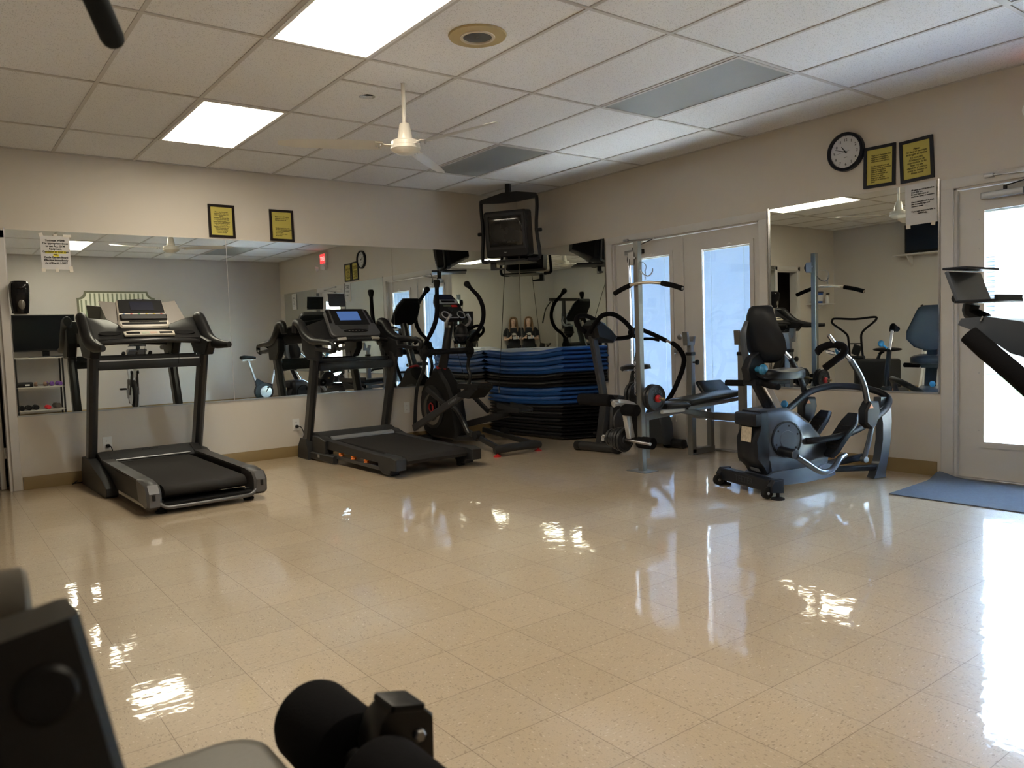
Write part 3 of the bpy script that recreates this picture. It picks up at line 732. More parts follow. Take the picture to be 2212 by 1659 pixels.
# soap dispenser on the mirror edge
A = at(19, 606, 1, -.06); B = at(68, 678, 1, -.06); cx = (A.x+B.x)/2; zt, zb_ = A.z, B.z; w2 = abs(B.x-A.x)/2
t = thing('soap_dispenser', (cx, -.012, zb_), 'glossy black soap dispenser at the left end of the long mirror', 'soap dispenser')
b = MB(); rings = []
for s, ww, dd in ((0, .66, .050), (.03, .74, .060), (.12, .86, .066), (.30, .92, .085), (.55, 1.0, .100), (.78, 1.0, .108), (.90, .96, .105), (.97, .82, .085), (1, .62, .06)):
    z = zb_+(zt-zb_)*s; W_ = w2*ww; r = []
    for k in range(16):
        a = PI*k/15; r.append((cx-W_*math.copysign(abs(math.cos(a))**.55, math.cos(a)), -.013-dd*math.sin(a)**.6 if 0 < k < 15 else -.013, z))
    rings.append(r)
b.loft(rings); b.build('cover', M_BLACKG, t, ang=50)
b = MB(); b.box((cx, -.010, (zt+zb_)/2), (w2*1.7, .008, (zt-zb_)*.96), bev=.002); b.build('back_plate', M_BLACK, t)
b = MB(); b.ell((cx+.004, -.100, zb_+(zt-zb_)*.28), (w2*.36, .010, (zt-zb_)*.155)); b.build('sight_window', mat('smoke_window', (.14, .13, .11), .12), t)
b = MB(); b.ell((cx, -.118, zb_+(zt-zb_)*.78), (w2*.42, .012, .012)); b.build('push_ridge', M_BLACKG, t)

def outlet(c, n, label, plug=None, cord=None):
    n = Vector(n); rt = n.cross(Vector((0, 0, 1))).normalized(); t = thing('wall_outlet', c, label, 'outlet'); c = Vector(c)
    b = MB(); b.prism([(-.036, -.058), (.036, -.058), (.036, .058), (-.036, .058)], c+n*.0035, rt, (0, 0, 1), .006, bev=.002); b.build('cover_plate', M_WHITE, t)
    for dz in (.021, -.021):
        b = MB(); b.prism([(.017*math.cos(a), .014*math.sin(a)) for a in [2*PI*k/16 for k in range(16)]], c+n*.007+Vector((0, 0, dz)), rt, (0, 0, 1), .003); s = b.build('socket', M_WHITE, t)
        for dx in (-.006, .006):
            b = MB(); b.prism([(dx-.001, -.004), (dx+.001, -.004), (dx+.001, .005), (dx-.001, .005)], c+n*.0087+Vector((0, 0, dz)), rt, (0, 0, 1), .0006); b.build('slot', M_INK, s)
    return t
o1 = at(232, 958, 1, 0); outlet((o1.x, 0, o1.z), (0, -1, 0), 'white outlet behind the left treadmill with a black plug')
o2 = at(639, 917, 1, 0); outlet((o2.x, 0, o2.z), (0, -1, 0), 'white outlet to the left of the middle treadmill, cord plugged in')
outlet((-1.62, 0, .38), (0, -1, 0), 'white outlet behind the elliptical flywheel')
outlet((-2.06, YW, .315), (0, 1, 0), 'small white outlet on the rear wall, seen in the mirror')
def power_cord(p0, path, label, n=(0, -1, 0)):
    n = Vector(n); p0 = Vector(p0); t = thing('power_cord', p0, label, 'power cord')
    b = MB(); b.prism([(-.013, -.012), (.013, -.012), (.016, .008), (.008, .014), (-.008, .014), (-.016, .008)], p0+n*.020, n.cross(Vector((0, 0, 1))), (0, 0, 1), .024, bev=.003); b.build('plug', M_RUBBER, t)
    b = MB(); b.tube([p0+n*.03]+[Vector(q) for q in path], .0042, 8, smooth=5); b.build('cable', M_RUBBER, t)
power_cord((o1.x, -.008, o1.z-.018), [(o1.x+.02, -.055, o1.z-.03), (o1.x+.03, -.05, o1.z-.12), (o1.x-.02, -.04, .10), (o1.x-.18, -.035, .02), (o1.x-.27, -.05, .012), (o1.x-.30, -.14, .02), (o1.x-.27, -.19, .05)], 'thin black cord from the left outlet looping to the left treadmill foot')
power_cord((o2.x, -.008, o2.z-.018), [(o2.x+.03, -.055, o2.z-.025), (o2.x+.055, -.06, o2.z-.10), (o2.x+.03, -.05, .14), (o2.x+.035, -.07, .05)], 'black cord hanging from the outlet to the middle treadmill')

# exit sign with emergency lamps (seen in the mirror), wall x=0 above the exit door
t = thing('exit_sign', (0, -5.60, 2.42), 'red lit exit sign with lamp heads above the exit door, seen reflected', 'exit sign')
b = MB(); b.box((-.025, -5.60, 2.60), (.05, .24, .20), bev=.006); b.box((-.03, -5.60, 2.455), (.06, .22, .09), bev=.01); b.build('housing', M_WHITE, t)
b = MB(); b.box((-.0515, -5.60, 2.60), (.003, .205, .165)); b.build('lit_face', mat('exit_red_face', (.5, .02, .02), .4, emit=(1, .05, .05), estr=1.6), t)
text_obj('lettering', ['EXIT'], .095, (-.054, -5.60, 2.645), (0, -1, 0), (0, 0, 1), mat('exit_letters', (.8, .2, .2), .4, emit=(1, .22, .2), estr=3.0), t, bold=.003, squeeze=.9)
for s in (-1, 1):
    b = MB(); q = Vector((-.07, -5.60+s*.14, 2.44)); b.lathe([(.03, 0), (.048, .05), (.045, .056)], q, (-.9, s*.35, -.2), 24); b.build('lamp_head', M_WHITE, t)

# entrance mat
M_MATC = mat('blue_grey_ribbed_carpet', (.085, .105, .135), .95, bump=.8, bscale=350, var=.25, vscale=60)
m0 = at(1920, 1068, 2, 0)
b = MB(); nx, ny = 14, 20; top = []
def zz(x, y):
    d = math.hypot(x+.06, y+4.84); return .007+max(0, .16-d)*.30
X0, X1, Y0, Y1 = m0.x, -.03, -4.86, -6.0
g = [[None]*(ny+1) for _ in range(nx+1)]; h = [[None]*(ny+1) for _ in range(nx+1)]
for i in range(nx+1):
    for j in range(ny+1):
        x = X0+(X1-X0)*i/nx; y = Y0+(Y1-Y0)*j/ny; y += (-.035*(1-i/nx))*(1-j/ny)
        g[i][j] = b.vert((x, y, zz(x, y))); h[i][j] = b.vert((x, y, zz(x, y)-.006))
for i in range(nx):
    for j in range(ny):
        b.face((g[i][j], g[i+1][j], g[i+1][j+1], g[i][j+1])); b.face((h[i][j], h[i][j+1], h[i+1][j+1], h[i+1][j]))
for i in range(nx):
    b.face((g[i][0], h[i][0], h[i+1][0], g[i+1][0])); b.face((g[i][ny], g[i+1][ny], h[i+1][ny], h[i][ny]))
for j in range(ny):
    b.face((g[0][j], g[0][j+1], h[0][j+1], h[0][j])); b.face((g[nx][j], h[nx][j], h[nx][j+1], g[nx][j+1]))
tag(b.build('door_mat', M_MATC), 'blue grey ribbed entrance mat lying before the exit door', 'door mat')

# ceiling TV bracket and tube television in the corner
px0 = Vector((-.648, -.679, HC)); Lb, Rb = at(1040, 437, 2, 2.60), at(1158, 425, 2, 2.60)
ax_ = (Rb-Lb).normalized(); nrm = Vector((ax_.y, -ax_.x, 0)); nrm = nrm if nrm.dot(CAM_LOC-px0) > 0 else -nrm
hw = (Rb-Lb).length/2; cB = px0.copy(); cB.z = 2.60
TVF = lambda a, d, z: Vector((cB.x, cB.y, 0))+ax_*a+nrm*d+Vector((0, 0, z))   # a: along the bar, d: to the room, z: height
t = thing('tv_bracket', px0, 'black ceiling bracket with arms holding the corner television', 'bracket')
b = MB(); b.beam(TVF(0, 0, 2.62), TVF(0, 0, HC-.004), .05, .05, up=nrm); b.build('drop_pole', M_BLACK, t)
b = MB(); b.prism([(-hw, -.03), (-hw, .005), (-.06, .065), (.10, .065), (hw, .03), (hw, -.02), (.1, -.04), (-.05, -.045)], TVF(0, 0, 2.60), ax_, (0, 0, 1), .05, bev=.004); b.build('crossbar', M_BLACK, t)
for s in (-1, 1):
    b = MB(); b.tube([TVF(s*hw, 0, 2.60), TVF(s*(hw+.005), 0, 2.50), TVF(s*(hw-.01), 0, 2.25), TVF(s*(hw+.015), -.02, 1.98), TVF(s*(hw-.02), .02, 1.935), TVF(s*(hw-.1), .05, 1.935)], .020, 10, smooth=3); b.build('side_arm', M_BLACK, t)
    b = MB(); b.cyl(TVF(s*(hw+.0), 0, 2.24), TVF(s*(hw+.05), 0, 2.24), .02, 12); b.build('tilt_knob', M_BLACK, t)
b = MB(); b.box(TVF(0, -.06, 1.925), (.42, .42, .018), rot=Matrix.Rotation(math.atan2(ax_.y, ax_.x), 3, 'Z'), bev=.004); b.build('shelf_tray', M_BLACK, t)
b = MB(); b.prism([(-.15, 0), (-.10, 0), (-.10, -.06), (0.0, -.075), (.0, -.09), (-.15, -.09)], TVF(-.05, .06, 1.925), ax_, (0, 0, 1), .05); b.build('cable_hook', M_BLACK, t)
t = thing('television', TVF(0, 0, 1.935), 'black tube television on the ceiling bracket in the corner', 'television')
tilt = Matrix.Rotation(rad(7), 3, ax_); tp = TVF(0, .0, 2.222)
TQ = lambda a, d, z: tp + tilt @ (ax_*a+nrm*d+Vector((0, 0, z)))
H2, W2 = .245, .245
def ring_tv(d, w, h, r=.03, dz=0):
    out = []
    for cx_, cz_, a0 in ((w-r, h-r, 0), (-w+r, h-r, 90), (-w+r, -h+r, 180), (w-r, -h+r, 270)):
        for k in range(4): a = rad(a0+k*30); out.append(TQ(cx_+r*math.cos(a), d, cz_+r*math.sin(a)+dz))
    return out
b = MB(); b.loft([ring_tv(-.29, .13, .12, .03, -.04), ring_tv(-.24, .15, .14, .03, -.03), ring_tv(-.06, .235, .232), ring_tv(-.05, W2, H2), ring_tv(.10, W2, H2), ring_tv(.115, W2-.012, H2-.012)]); b.build('cabinet', M_BLACK, t)
b = MB(); b.frame_ring(TQ(0, .118, .018), ax_, tilt @ Vector((0, 0, 1)), -.215, -.178, .215, .20, .022, .012); b.build('bezel', M_DARK, t)
b = MB(); rings = []
for d, s in ((.112, 1), (.120, .97), (.127, .8), (.131, .5), (.133, .15)): rings.append([TQ(a*s, d, z*s+.03) for a, z in ((-.195, -.158), (.195, -.158), (.195, .158), (-.195, .158))])
b.loft(rings); b.build('screen', mat('tube_glass', (.022, .022, .020), .09, coat=.6), t, ang=80)
text_obj('logo', ['~'], .05, TQ(-.02, .117, -.165), ax_, tilt @ Vector((0, 0, 1)), M_STEEL, t)
t = thing('hanging_cable', TVF(.02, 0, 1.93), 'thin black cable hanging from the corner television down the front of the mats', 'cable')
b = MB(); S_, E_ = TVF(.0, .165, 1.915), at(1078, 845, 0, -.60); b.tube([S_, S_.lerp(E_, .33)+Vector((.006, .006, 0)), S_.lerp(E_, .66)+Vector((.006, .008, 0)), E_], .0032, 6, smooth=6); b.build('cable', M_RUBBER, t)
b = MB(); q = at(1078, 845, 0, -.60); b.cyl(q+Vector((0, 0, -.02)), q+Vector((0, 0, .055)), .006, 8); b.build('connector', mat('grey_connector', (.3, .3, .3), .4), t)
# ------------------------------------------------------------ treadmills
M_SILV = mat('dark_silver_plastic', (.12, .12, .125), .36, .5)
M_UPR = mat('graphite_upright', (.030, .031, .033), .34, .4, coat=.2)
M_CREAM = mat('cream_console_plastic', (.55, .51, .44), .4)
M_SMOKE = mat('smoked_acrylic_wing', (.22, .20, .18), .3)
M_LCD = mat('dark_lcd', (.010, .012, .03), .35, spec=.2)
M_BEZ = mat('dark_display_bezel', (.012, .012, .013), .5, spec=.2)
def side_profile(b, poly, x, th, T, bev=.006):
    """polygon given as (y,z) in the machine frame, plate of thickness th at x"""
    b.prism(poly, (x, 0, 0), (0, 1, 0), (0, 0, 1), th, bev)
def treadmill(cx, yaw, style):
    T = F((cx, 0, 0), rad(yaw)); old = style == 1
    lab = 'grey treadmill with cream console and angled wings, left of the others' if old else 'black treadmill with a blue lit screen, in the middle beside the elliptical'
    t = thing('treadmill', (cx, -.6, 0), lab, 'treadmill')
    HW = .42; yb, yt = (-.16, -.56) if old else (-.19, -.50); zt = 1.07 if old else 1.0
    for s in (-1, 1):
        b = MB(T); b.beam((s*HW, yb, .02), (s*HW, yt, zt), .066, .135 if old else .115, up=(0, 1, 0), bev=.022); b.build('upright', M_UPR, t)
    # feet
    for s in (-1, 1):
        b = MB(T); x = s*(HW+.005)
        if old: side_profile(b, [(-.05, .0), (-.93, .0), (-.97, .02), (-.965, .075), (-.80, .135), (-.55, .19), (-.36, .235), (-.10, .235), (-.04, .12)], x, .085, T)
        else: side_profile(b, [(-.08, 0), (-.33, 0), (-.33, .10), (-.29, .20), (-.16, .20), (-.10, .12)], x, .085, T)
        b.build('foot', M_DARK, t)
    if not old:
        for s in (-1, 1):
            b = MB(T); b.beam((s*HW, -.30, .045), (s*HW, -.83, .045), .05, .07, bev=.01); b.build('base_rail', M_DARK, t)
            b = MB(T); b.box((s*(HW+.0265), -.52, .055), (.002, .04, .03)); b.build('label', M_ALU, t)
    # cross tray between uprights
    zc = 1.01 if old else .91; yc = yt+.03
    b = MB(T)
    if old:
        b.box((0, yc, zc-.018), (2*HW-.05, .10, .075), bev=.006); b.box((0, yc-.05, zc+.030), (2*HW-.07, .010, .03)); b.box((0, yc+.045, zc+.035), (2*HW-.07, .010, .045))
    else:
        b.box((0, yc, zc-.022), (2*HW-.05, .12, .075), bev=.01); b.box((0, yc+.05, zc+.03), (2*HW-.06, .02, .05), bev=.004)
    b.build('cross_tray', M_BLACK, t)
    if old:
        b = MB(T); b.box((0, yc-.0565, zc+.018), (2*HW-.08, .004, .010)); b.build('tray_lip', M_ALU, t)
    # handrail arms: thick curved plates
    for s in (-1, 1):
        x = s*(HW+.035); b = MB(T)
        if old:
            path = [(x, -.32, 1.375), (x, -.42, 1.36), (x, -.52, 1.27), (x, -.64, 1.185), (x, -.80, 1.145), (x, -1.00, 1.130), (x, -1.13, 1.128)]
            b.tube(path, [.042, .058, .064, .060, .046, .030, .024], 14, smooth=4, flat=.72, up=(1, 0, 0))
        else:
            path = [(x, -.17, 1.30), (x, -.20, 1.355), (x, -.32, 1.37), (x, -.36, 1.25), (x, -.50, 1.145), (x, -.70, 1.125), (x, -.92, 1.115)]
            b.tube([(x, -.14, 1.22), (x, -.17, 1.31), (x, -.27, 1.30), (x, -.38, 1.20), (x, -.55, 1.135), (x, -.75, 1.125), (x, -.93, 1.11)], [.03, .036, .045, .045, .036, .028, .024], 14, smooth=4)
        b.build('handrail', M_BLACK, t)
        b = MB(T)
        if old: side_profile(b, [(-.40, 1.06), (-.70, 1.05), (-.74, 1.10), (-.80, 1.16), (-.55, 1.22), (-.42, 1.30), (-.30, 1.32), (-.30, 1.18)], s*(HW+.01), .075, T, .012)
        else:
            side_profile(b, [(-.40, .96), (-.60, .95), (-.62, 1.04), (-.90, 1.02), (-.93, 1.05), (-.62, 1.075), (-.60, 1.12), (-.30, 1.18), (-.30, 1.05)], s*(HW+.01), .07, T, .012)
        b.build('rail_bracket', M_BLACK, t)
        if not old:
            b = MB(T); b.tube([(x, -.92, 1.112), (x, -.965, 1.09), (x, -.955, 1.045), (x, -.90, 1.032)], .022, 12, smooth=4); b.build('rail_loop', M_BLACK, t)
    if old:
        # dashboard between arms
        b = MB(T); rings = []
        for x in (-.42, -.30, -.1, .1, .30, .42):
            e = 1-abs(x)/.42; d = .03*e
            rings.append([(x, -.30, 1.375-.05*e), (x, -.34, 1.38-.05*e), (x, -.46-d, 1.285), (x, -.60-d, 1.20), (x, -.60-d, 1.17), (x, -.44, 1.22), (x, -.30, 1.27)])
        b.loft(rings); b.build('dashboard', M_BLACK, t)
        b = MB(T); b.tube([(-.40, -.58, 1.165), (-.2, -.635, 1.178), (0, -.655, 1.183), (.2, -.635, 1.178), (.40, -.58, 1.165)], .020, 12, smooth=4); b.build('pulse_bar', M_UPR, t)
        for s in (-1, 1):
            b = MB(T); o = Vector((s*.285, -.545, 1.242)); b.prism([(.085*math.cos(a)**1 if True else 0, .028*math.sin(a)) for a in [2*PI*k/18 for k in range(18)]], o, (1, 0, 0), Vector((0, .8, .6)), .012, bev=.002); b.build('cup_recess', M_BEZ, t)
        # white key panel
        ux = T((1, 0, 0))-T((0, 0, 0)); uy = Vector((0, .86, .5)).normalized(); nn = ux.cross(uy)
        o = T((0, -.585, 1.240))
        b = MB(); b.prism([(-.19, -.035), (.19, -.035), (.195, .02), (.12, .040), (0, .046), (-.12, .040), (-.195, .02)], o, ux, uy, .016, bev=.003); kp_ = b.build('key_panel', M_CREAM, t)
        for a, w_, m_, nm in ((-.125, .1, M_BEZ, 'key_strip'), (.125, .1, M_BEZ, 'key_strip'), (-.032, .055, mat('mint_key', (.45, .50, .40), .4), 'start_key'), (.030, .055, mat('salmon_key', (.58, .42, .33), .4), 'stop_key')):
            b = MB(); b.prism([(a-w_/2, -.017), (a+w_/2, -.017), (a+w_/2, .010), (a-w_/2, .010)], o+nn*.0095, ux, uy, .003, bev=.001); b.build(nm, m_, kp_)
        # display head
        uz = Vector((0, .60, .80)).normalized(); nn = ux.cross(uz); o = T((-.005, -.49, 1.295))
        # head: bottom z 1.295, top 1.53 ; trapezoid
        Q = lambda L: [(a, h*1.22) for a, h in L]
        def P(a, h, d=0): return o+ux*a+uz*h*1.22+nn*d
        b = MB(); out = [(-.178, .0), (0, -.010), (.178, .0), (.198, .03), (.188, .12), (.178, .235), (0, .250), (-.178, .235), (-.188, .12), (-.198, .03)]
        b.prism(Q(out), o-nn*.02, ux, uz, .05, bev=.012); hd = b.build('console_head', M_CREAM, t)
        b = MB(); b.prism(Q([(-.176, .118), (.176, .118), (.170, .228), (0, .242), (-.170, .228)]), o+nn*.006, ux, uz, .006, bev=.002); b.build('display_bezel', M_BEZ, hd)
        b = MB(); b.prism(Q([(-.085, .14), (.095, .14), (.095, .215), (-.085, .215)]), o+nn*.0105, ux, uz, .003); b.build('lcd', M_LCD, hd)
        b = MB(); b.prism(Q([(-.180, .052), (.180, .052), (.182, .092), (-.182, .092)]), o+nn*.016, ux, uz, .030, bev=.01); b.build('book_rest', M_BLACK, hd)
        for z0, z1, wd in ((.020, .036, .172), (.040, .047, .115)):
            b = MB(); b.prism(Q([(-wd, z0), (wd, z0), (wd, z1), (-wd, z1)]), o+nn*.0065, ux, uz, .003); b.build('key_strip', M_BEZ, hd)
        for k, c in enumerate(((.02, .10, .30), (.45, .03, .03), (.03, .30, .10), (.62, .48, .02), (.62, .48, .02), (.50, .06, .05))):
            b = MB(); b.ell(P(-.145+k*.058, .105, .010), (.010, .005, .006), 12, 6); b.build('quick_key', mat('quick_key_%d' % (k if k < 4 else 3 if k == 4 else 5), c, .35), hd)
        for s in (-1, 1):
            b = MB(); b.prism(Q([(s*.170, .225), (s*.29, .245), (s*.225 if s < 0 else s*.315, .085) if s < 0 else (s*.335, .085), (s*.185, .03)] if s > 0 else [(-.170, .225), (-.305, .24), (-.275, .085), (-.185, .03)]), o-nn*.022, ux, uz, .005); b.build('speaker_wing', M_SMOKE, t)
        text_obj('lettering', ['PROFORM'], .009, P(0, .236, .0095), ux, uz, M_ALU, hd)
        b = MB(T); b.tube([(.215, -.64, 1.16), (.205, -.64, 1.08), (.205, -.62, .995)], .0018, 6, smooth=3); b.build('safety_key_cord', M_RUBBER, t)
        b = MB(T); b.cyl((.205, -.62, .985), (.205, -.62, 1.02), .005, 8); b.build('safety_clip', M_RUBBER, t)
    else:
        # arch dashboard
        b = MB(T); rings = []
        for x in (-.42, -.36, -.2, 0, .2, .36, .42):
            e = math.cos(x/.42*PI/2)
            rings.append([(x, -.20, 1.36-.10*(1-e)), (x, -.24, 1.37-.10*(1-e)), (x, -.40-.06*e, 1.16+.02*e), (x, -.42-.06*e, 1.125+.015*e), (x, -.36, 1.12), (x, -.22, 1.20)])
        b.loft(rings); b.build('dashboard', M_BLACK, t)
        ux = T((1, 0, 0))-T((0, 0, 0)); uz = Vector((0, .70, .714)).normalized(); nn = ux.cross(uz); o = T((.005, -.55, 1.165))
        Q = lambda L: [(a, h*1.22) for a, h in L]
        def P(a, h, d=0): return o+ux*a+uz*h*1.22+nn*d
        def rr(w_, h0, h1, r, top=None):
            top = top or w_; out = []
            for cx_, cz_, a0 in ((w_-r, h0+r, 270), (top-r, h1-r, 0), (-top+r, h1-r, 90), (-w_+r, h0+r, 180)):
                for k in range(5): a = rad(a0+k*22.5); out.append((cx_+r*math.cos(a), cz_+r*math.sin(a)))
            return out
        b = MB(); b.prism(Q(rr(.262, 0, .315, .05, .235)), o-nn*.015, ux, uz, .05, bev=.010); hd = b.build('console_head', mat('charcoal_console', (.055, .056, .060), .4, .2), t)
        b = MB(); b.prism(Q([(-.185, .125), (.185, .125), (.175, .305), (-.175, .305)]), o+nn*.011, ux, uz, .004, bev=.001); b.build('display_bezel', M_BEZ, hd)
        b = MB(); b.prism(Q([(-.112, .175), (.112, .175), (.112, .275), (-.112, .275)]), o+nn*.0145, ux, uz, .003); b.build('lit_screen', mat('blue_screen', (.02, .05, .12), .2, emit=(.12, .24, .62), estr=.42), hd)
        for s in (-1, 1):
            b = MB(); b.prism(Q([(s*.222-.014, .145), (s*.222+.014, .145), (s*.208+.014, .29), (s*.208-.014, .29)]), o+nn*.011, ux, uz, .004); b.build('key_column', M_BLACKG, hd)
        b = MB(); b.prism(Q([(-.145, .075), (0, .066), (.145, .075), (.165, .12), (-.165, .12)]), o+nn*.011, ux, uz, .003); b.build('keypad', M_DARK, hd)
        b = MB(); b.prism(Q([(.13*math.cos(a), .055+.02*math.sin(a)) for a in [2*PI*k/24 for k in range(24)]]), o+nn*.0115, ux, uz, .004); b.build('key_oval', M_BLACKG, hd)
        for k in range(5):
            b = MB(); b.ell(P(-.07+k*.035, .055, .014), (.010, .003, .005), 10, 6); b.build('fan_key', M_SILV, hd)
        b = MB(T); b.tube([(-.34, -.50, 1.12), (-.2, -.555, 1.135), (0, -.57, 1.14), (.2, -.555, 1.135), (.34, -.50, 1.12)], .020, 12, smooth=4); b.build('pulse_bar', M_BLACK, t)
        for s in (-1, 1):
            b = MB(T); b.tube([(s*.135, -.578, 1.147), (s*.22, -.566, 1.142)], .0165, 10); b.build('pulse_grip', mat('pulse_steel', (.45, .43, .40), .35, .6), t)
    # deck
    if old:
        zr, yr = .205, -1.85
        for s in (-1, 1):
            b = MB(T); side_profile(b, [(-.25, .06), (-1.80, .07), (-1.80, .20), (-1.2, .205), (-.50, .225), (-.36, .28), (-.26, .27)], s*.36, .070, T, .012); b.build('side_rail', M_DARK, t)
            b = MB(T); side_profile(b, [(-.52, .224), (-1.72, .200), (-1.72, .214), (-.52, .240)], s*.355, .085, T, .004); b.build('foot_rail', M_GREYP, t)
            b = MB(T); side_profile(b, [(-1.66, .075), (-1.86, .04), (-1.90, .06), (-1.905, .15), (-1.86, .205), (-1.70, .225), (-1.62, .222), (-1.64, .12)], s*.360, .095, T, .015); ec = b.build('end_cap', M_SILV, t)
            b = MB(T); b.box((s*.365, -1.905, .125), (.020, .010, .040), bev=.003); b.build('latch_slot', M_INK, ec)
            b = MB(T); b.cyl((s*.30, -1.80, 0), (s*.30, -1.80, .014), .038, 18); b.cyl((s*.30, -1.80, .012), (s*.30, -1.80, .085), .014 if s > 0 else .022, 12); b.build('rear_foot', M_RUBBER, t)
        b = MB(T); b.tube([(-.33, -1.885, .085), (-.29, -1.90, .052), (-.2, -1.905, .046), (.2, -1.905, .046), (.29, -1.90, .052), (.33, -1.885, .085)], .013, 10, smooth=3); b.build('rear_lip', M_SILV, t)
        b = MB(T); b.box((0, -1.78, .062), (.62, .22, .02)); b.build('under_tray', M_BLACK, t)
        b = MB(T); side_profile(b, [(-.40, .205), (-1.78, .180), (-1.815, .170), (-1.84, .145), (-1.84, .12), (-1.80, .098), (-.40, .10)], 0, .56, T, .004); b.build('belt', M_BELT, t, ang=60)
        b = MB(T); rings = []
        for x in (-.395, -.36, 0, .36, .395):
            e = .012 if abs(x) > .38 else 0
            rings.append([(x, -.22, .10), (x, -.21, .22-e), (x, -.25, .275-e), (x, -.33, .285-e), (x, -.47, .235-e), (x, -.49, .205-e), (x, -.45, .10)])
        b.loft(rings); b.build('motor_hood', M_DARK, t)
        b = MB(T); b.beam((-.29, -.487, .222), (.29, -.487, .222), .012, .012, bev=.003); b.build('hood_trim', M_ALU, t)
        text_obj('lettering', ['ProForm'], .034, T((0, -.35, .279)), T((1, 0, 0))-T((0, 0, 0)), Vector((0, .94, .335)), M_INK, t, shear=.3)
    else:
        for s in (-1, 1):
            b = MB(T); side_profile(b, [(-.36, .13), (-1.80, .095), (-1.80, .155), (-1.2, .175), (-.60, .205), (-.36, .215)], s*.365, .075, T, .008); b.build('side_rail', M_DARK, t)
            b = MB(T); side_profile(b, [(-.70, .055), (-1.66, .040), (-1.66, .068), (-.70, .085)], s*.395, .030, T, .004); b.build('lower_rail', M_GREYP, t)
            for y in (-.88, -1.12, -1.36):
                b = MB(T); z = .10-(-y-.88)*.014; b.lathe([(.018, 0), (.026, .006), (.020, .016), (.026, .026), (.018, .032)], (s*.385, y, z-.022), (0, 0, 1), 18); b.build('cushion', M_ORANGE, t)
            b = MB(T); side_profile(b, [(-1.64, .06), (-1.70, .02), (-1.80, .02), (-1.83, .06), (-1.93, .065), (-1.935, .155), (-1.86, .172), (-1.62, .172)], s*.375, .10, T, .008); b.build('end_cap', M_DARK, t)
            b = MB(T); b.prism([(-.032, 0), (.032, 0), (.036, .03), (-.036, .03)], (s*.33, -1.76, 0.035), (1, 0, 0), (0, 1, 0), .07, bev=.004); b.build('rear_foot', M_RUBBER, t)
            b = MB(T); side_profile(b, [(-.36, .08), (-.62, .07), (-.64, .20), (-.50, .235), (-.36, .235)], s*.385, .09, T, .008); b.build('front_corner', M_DARK, t)
        b = MB(T); side_profile(b, [(-.50, .200), (-1.80, .165), (-1.88, .158), (-1.905, .13), (-1.88, .10), (-.50, .11)], 0, .60, T, .004); b.build('belt', M_BELT, t, ang=60)
        b = MB(T); b.loft([[(x, -.26, .10), (x, -.26, .20), (x, -.30, .255), (x, -.42, .262), (x, -.56, .215), (x, -.56, .10)] for x in (-.40, -.37, .37, .40)]); b.build('motor_hood', M_DARK, t)
        b = MB(T); b.loft([[(x, -.545, .205), (x, -.555, .232), (x, -.60, .215), (x, -.60, .20)] for x in (-.33, .33)]); b.build('hood_trim', M_ALU, t)
        text_obj('logo', ['<<>>'], .026, T((0, -.44, .2585)), T((1, 0, 0))-T((0, 0, 0)), Vector((0, .95, .30)), M_SILV, t)
    return t
treadmill(-4.315, 1.7, 1)
treadmill(-2.445, 1.2, 2)
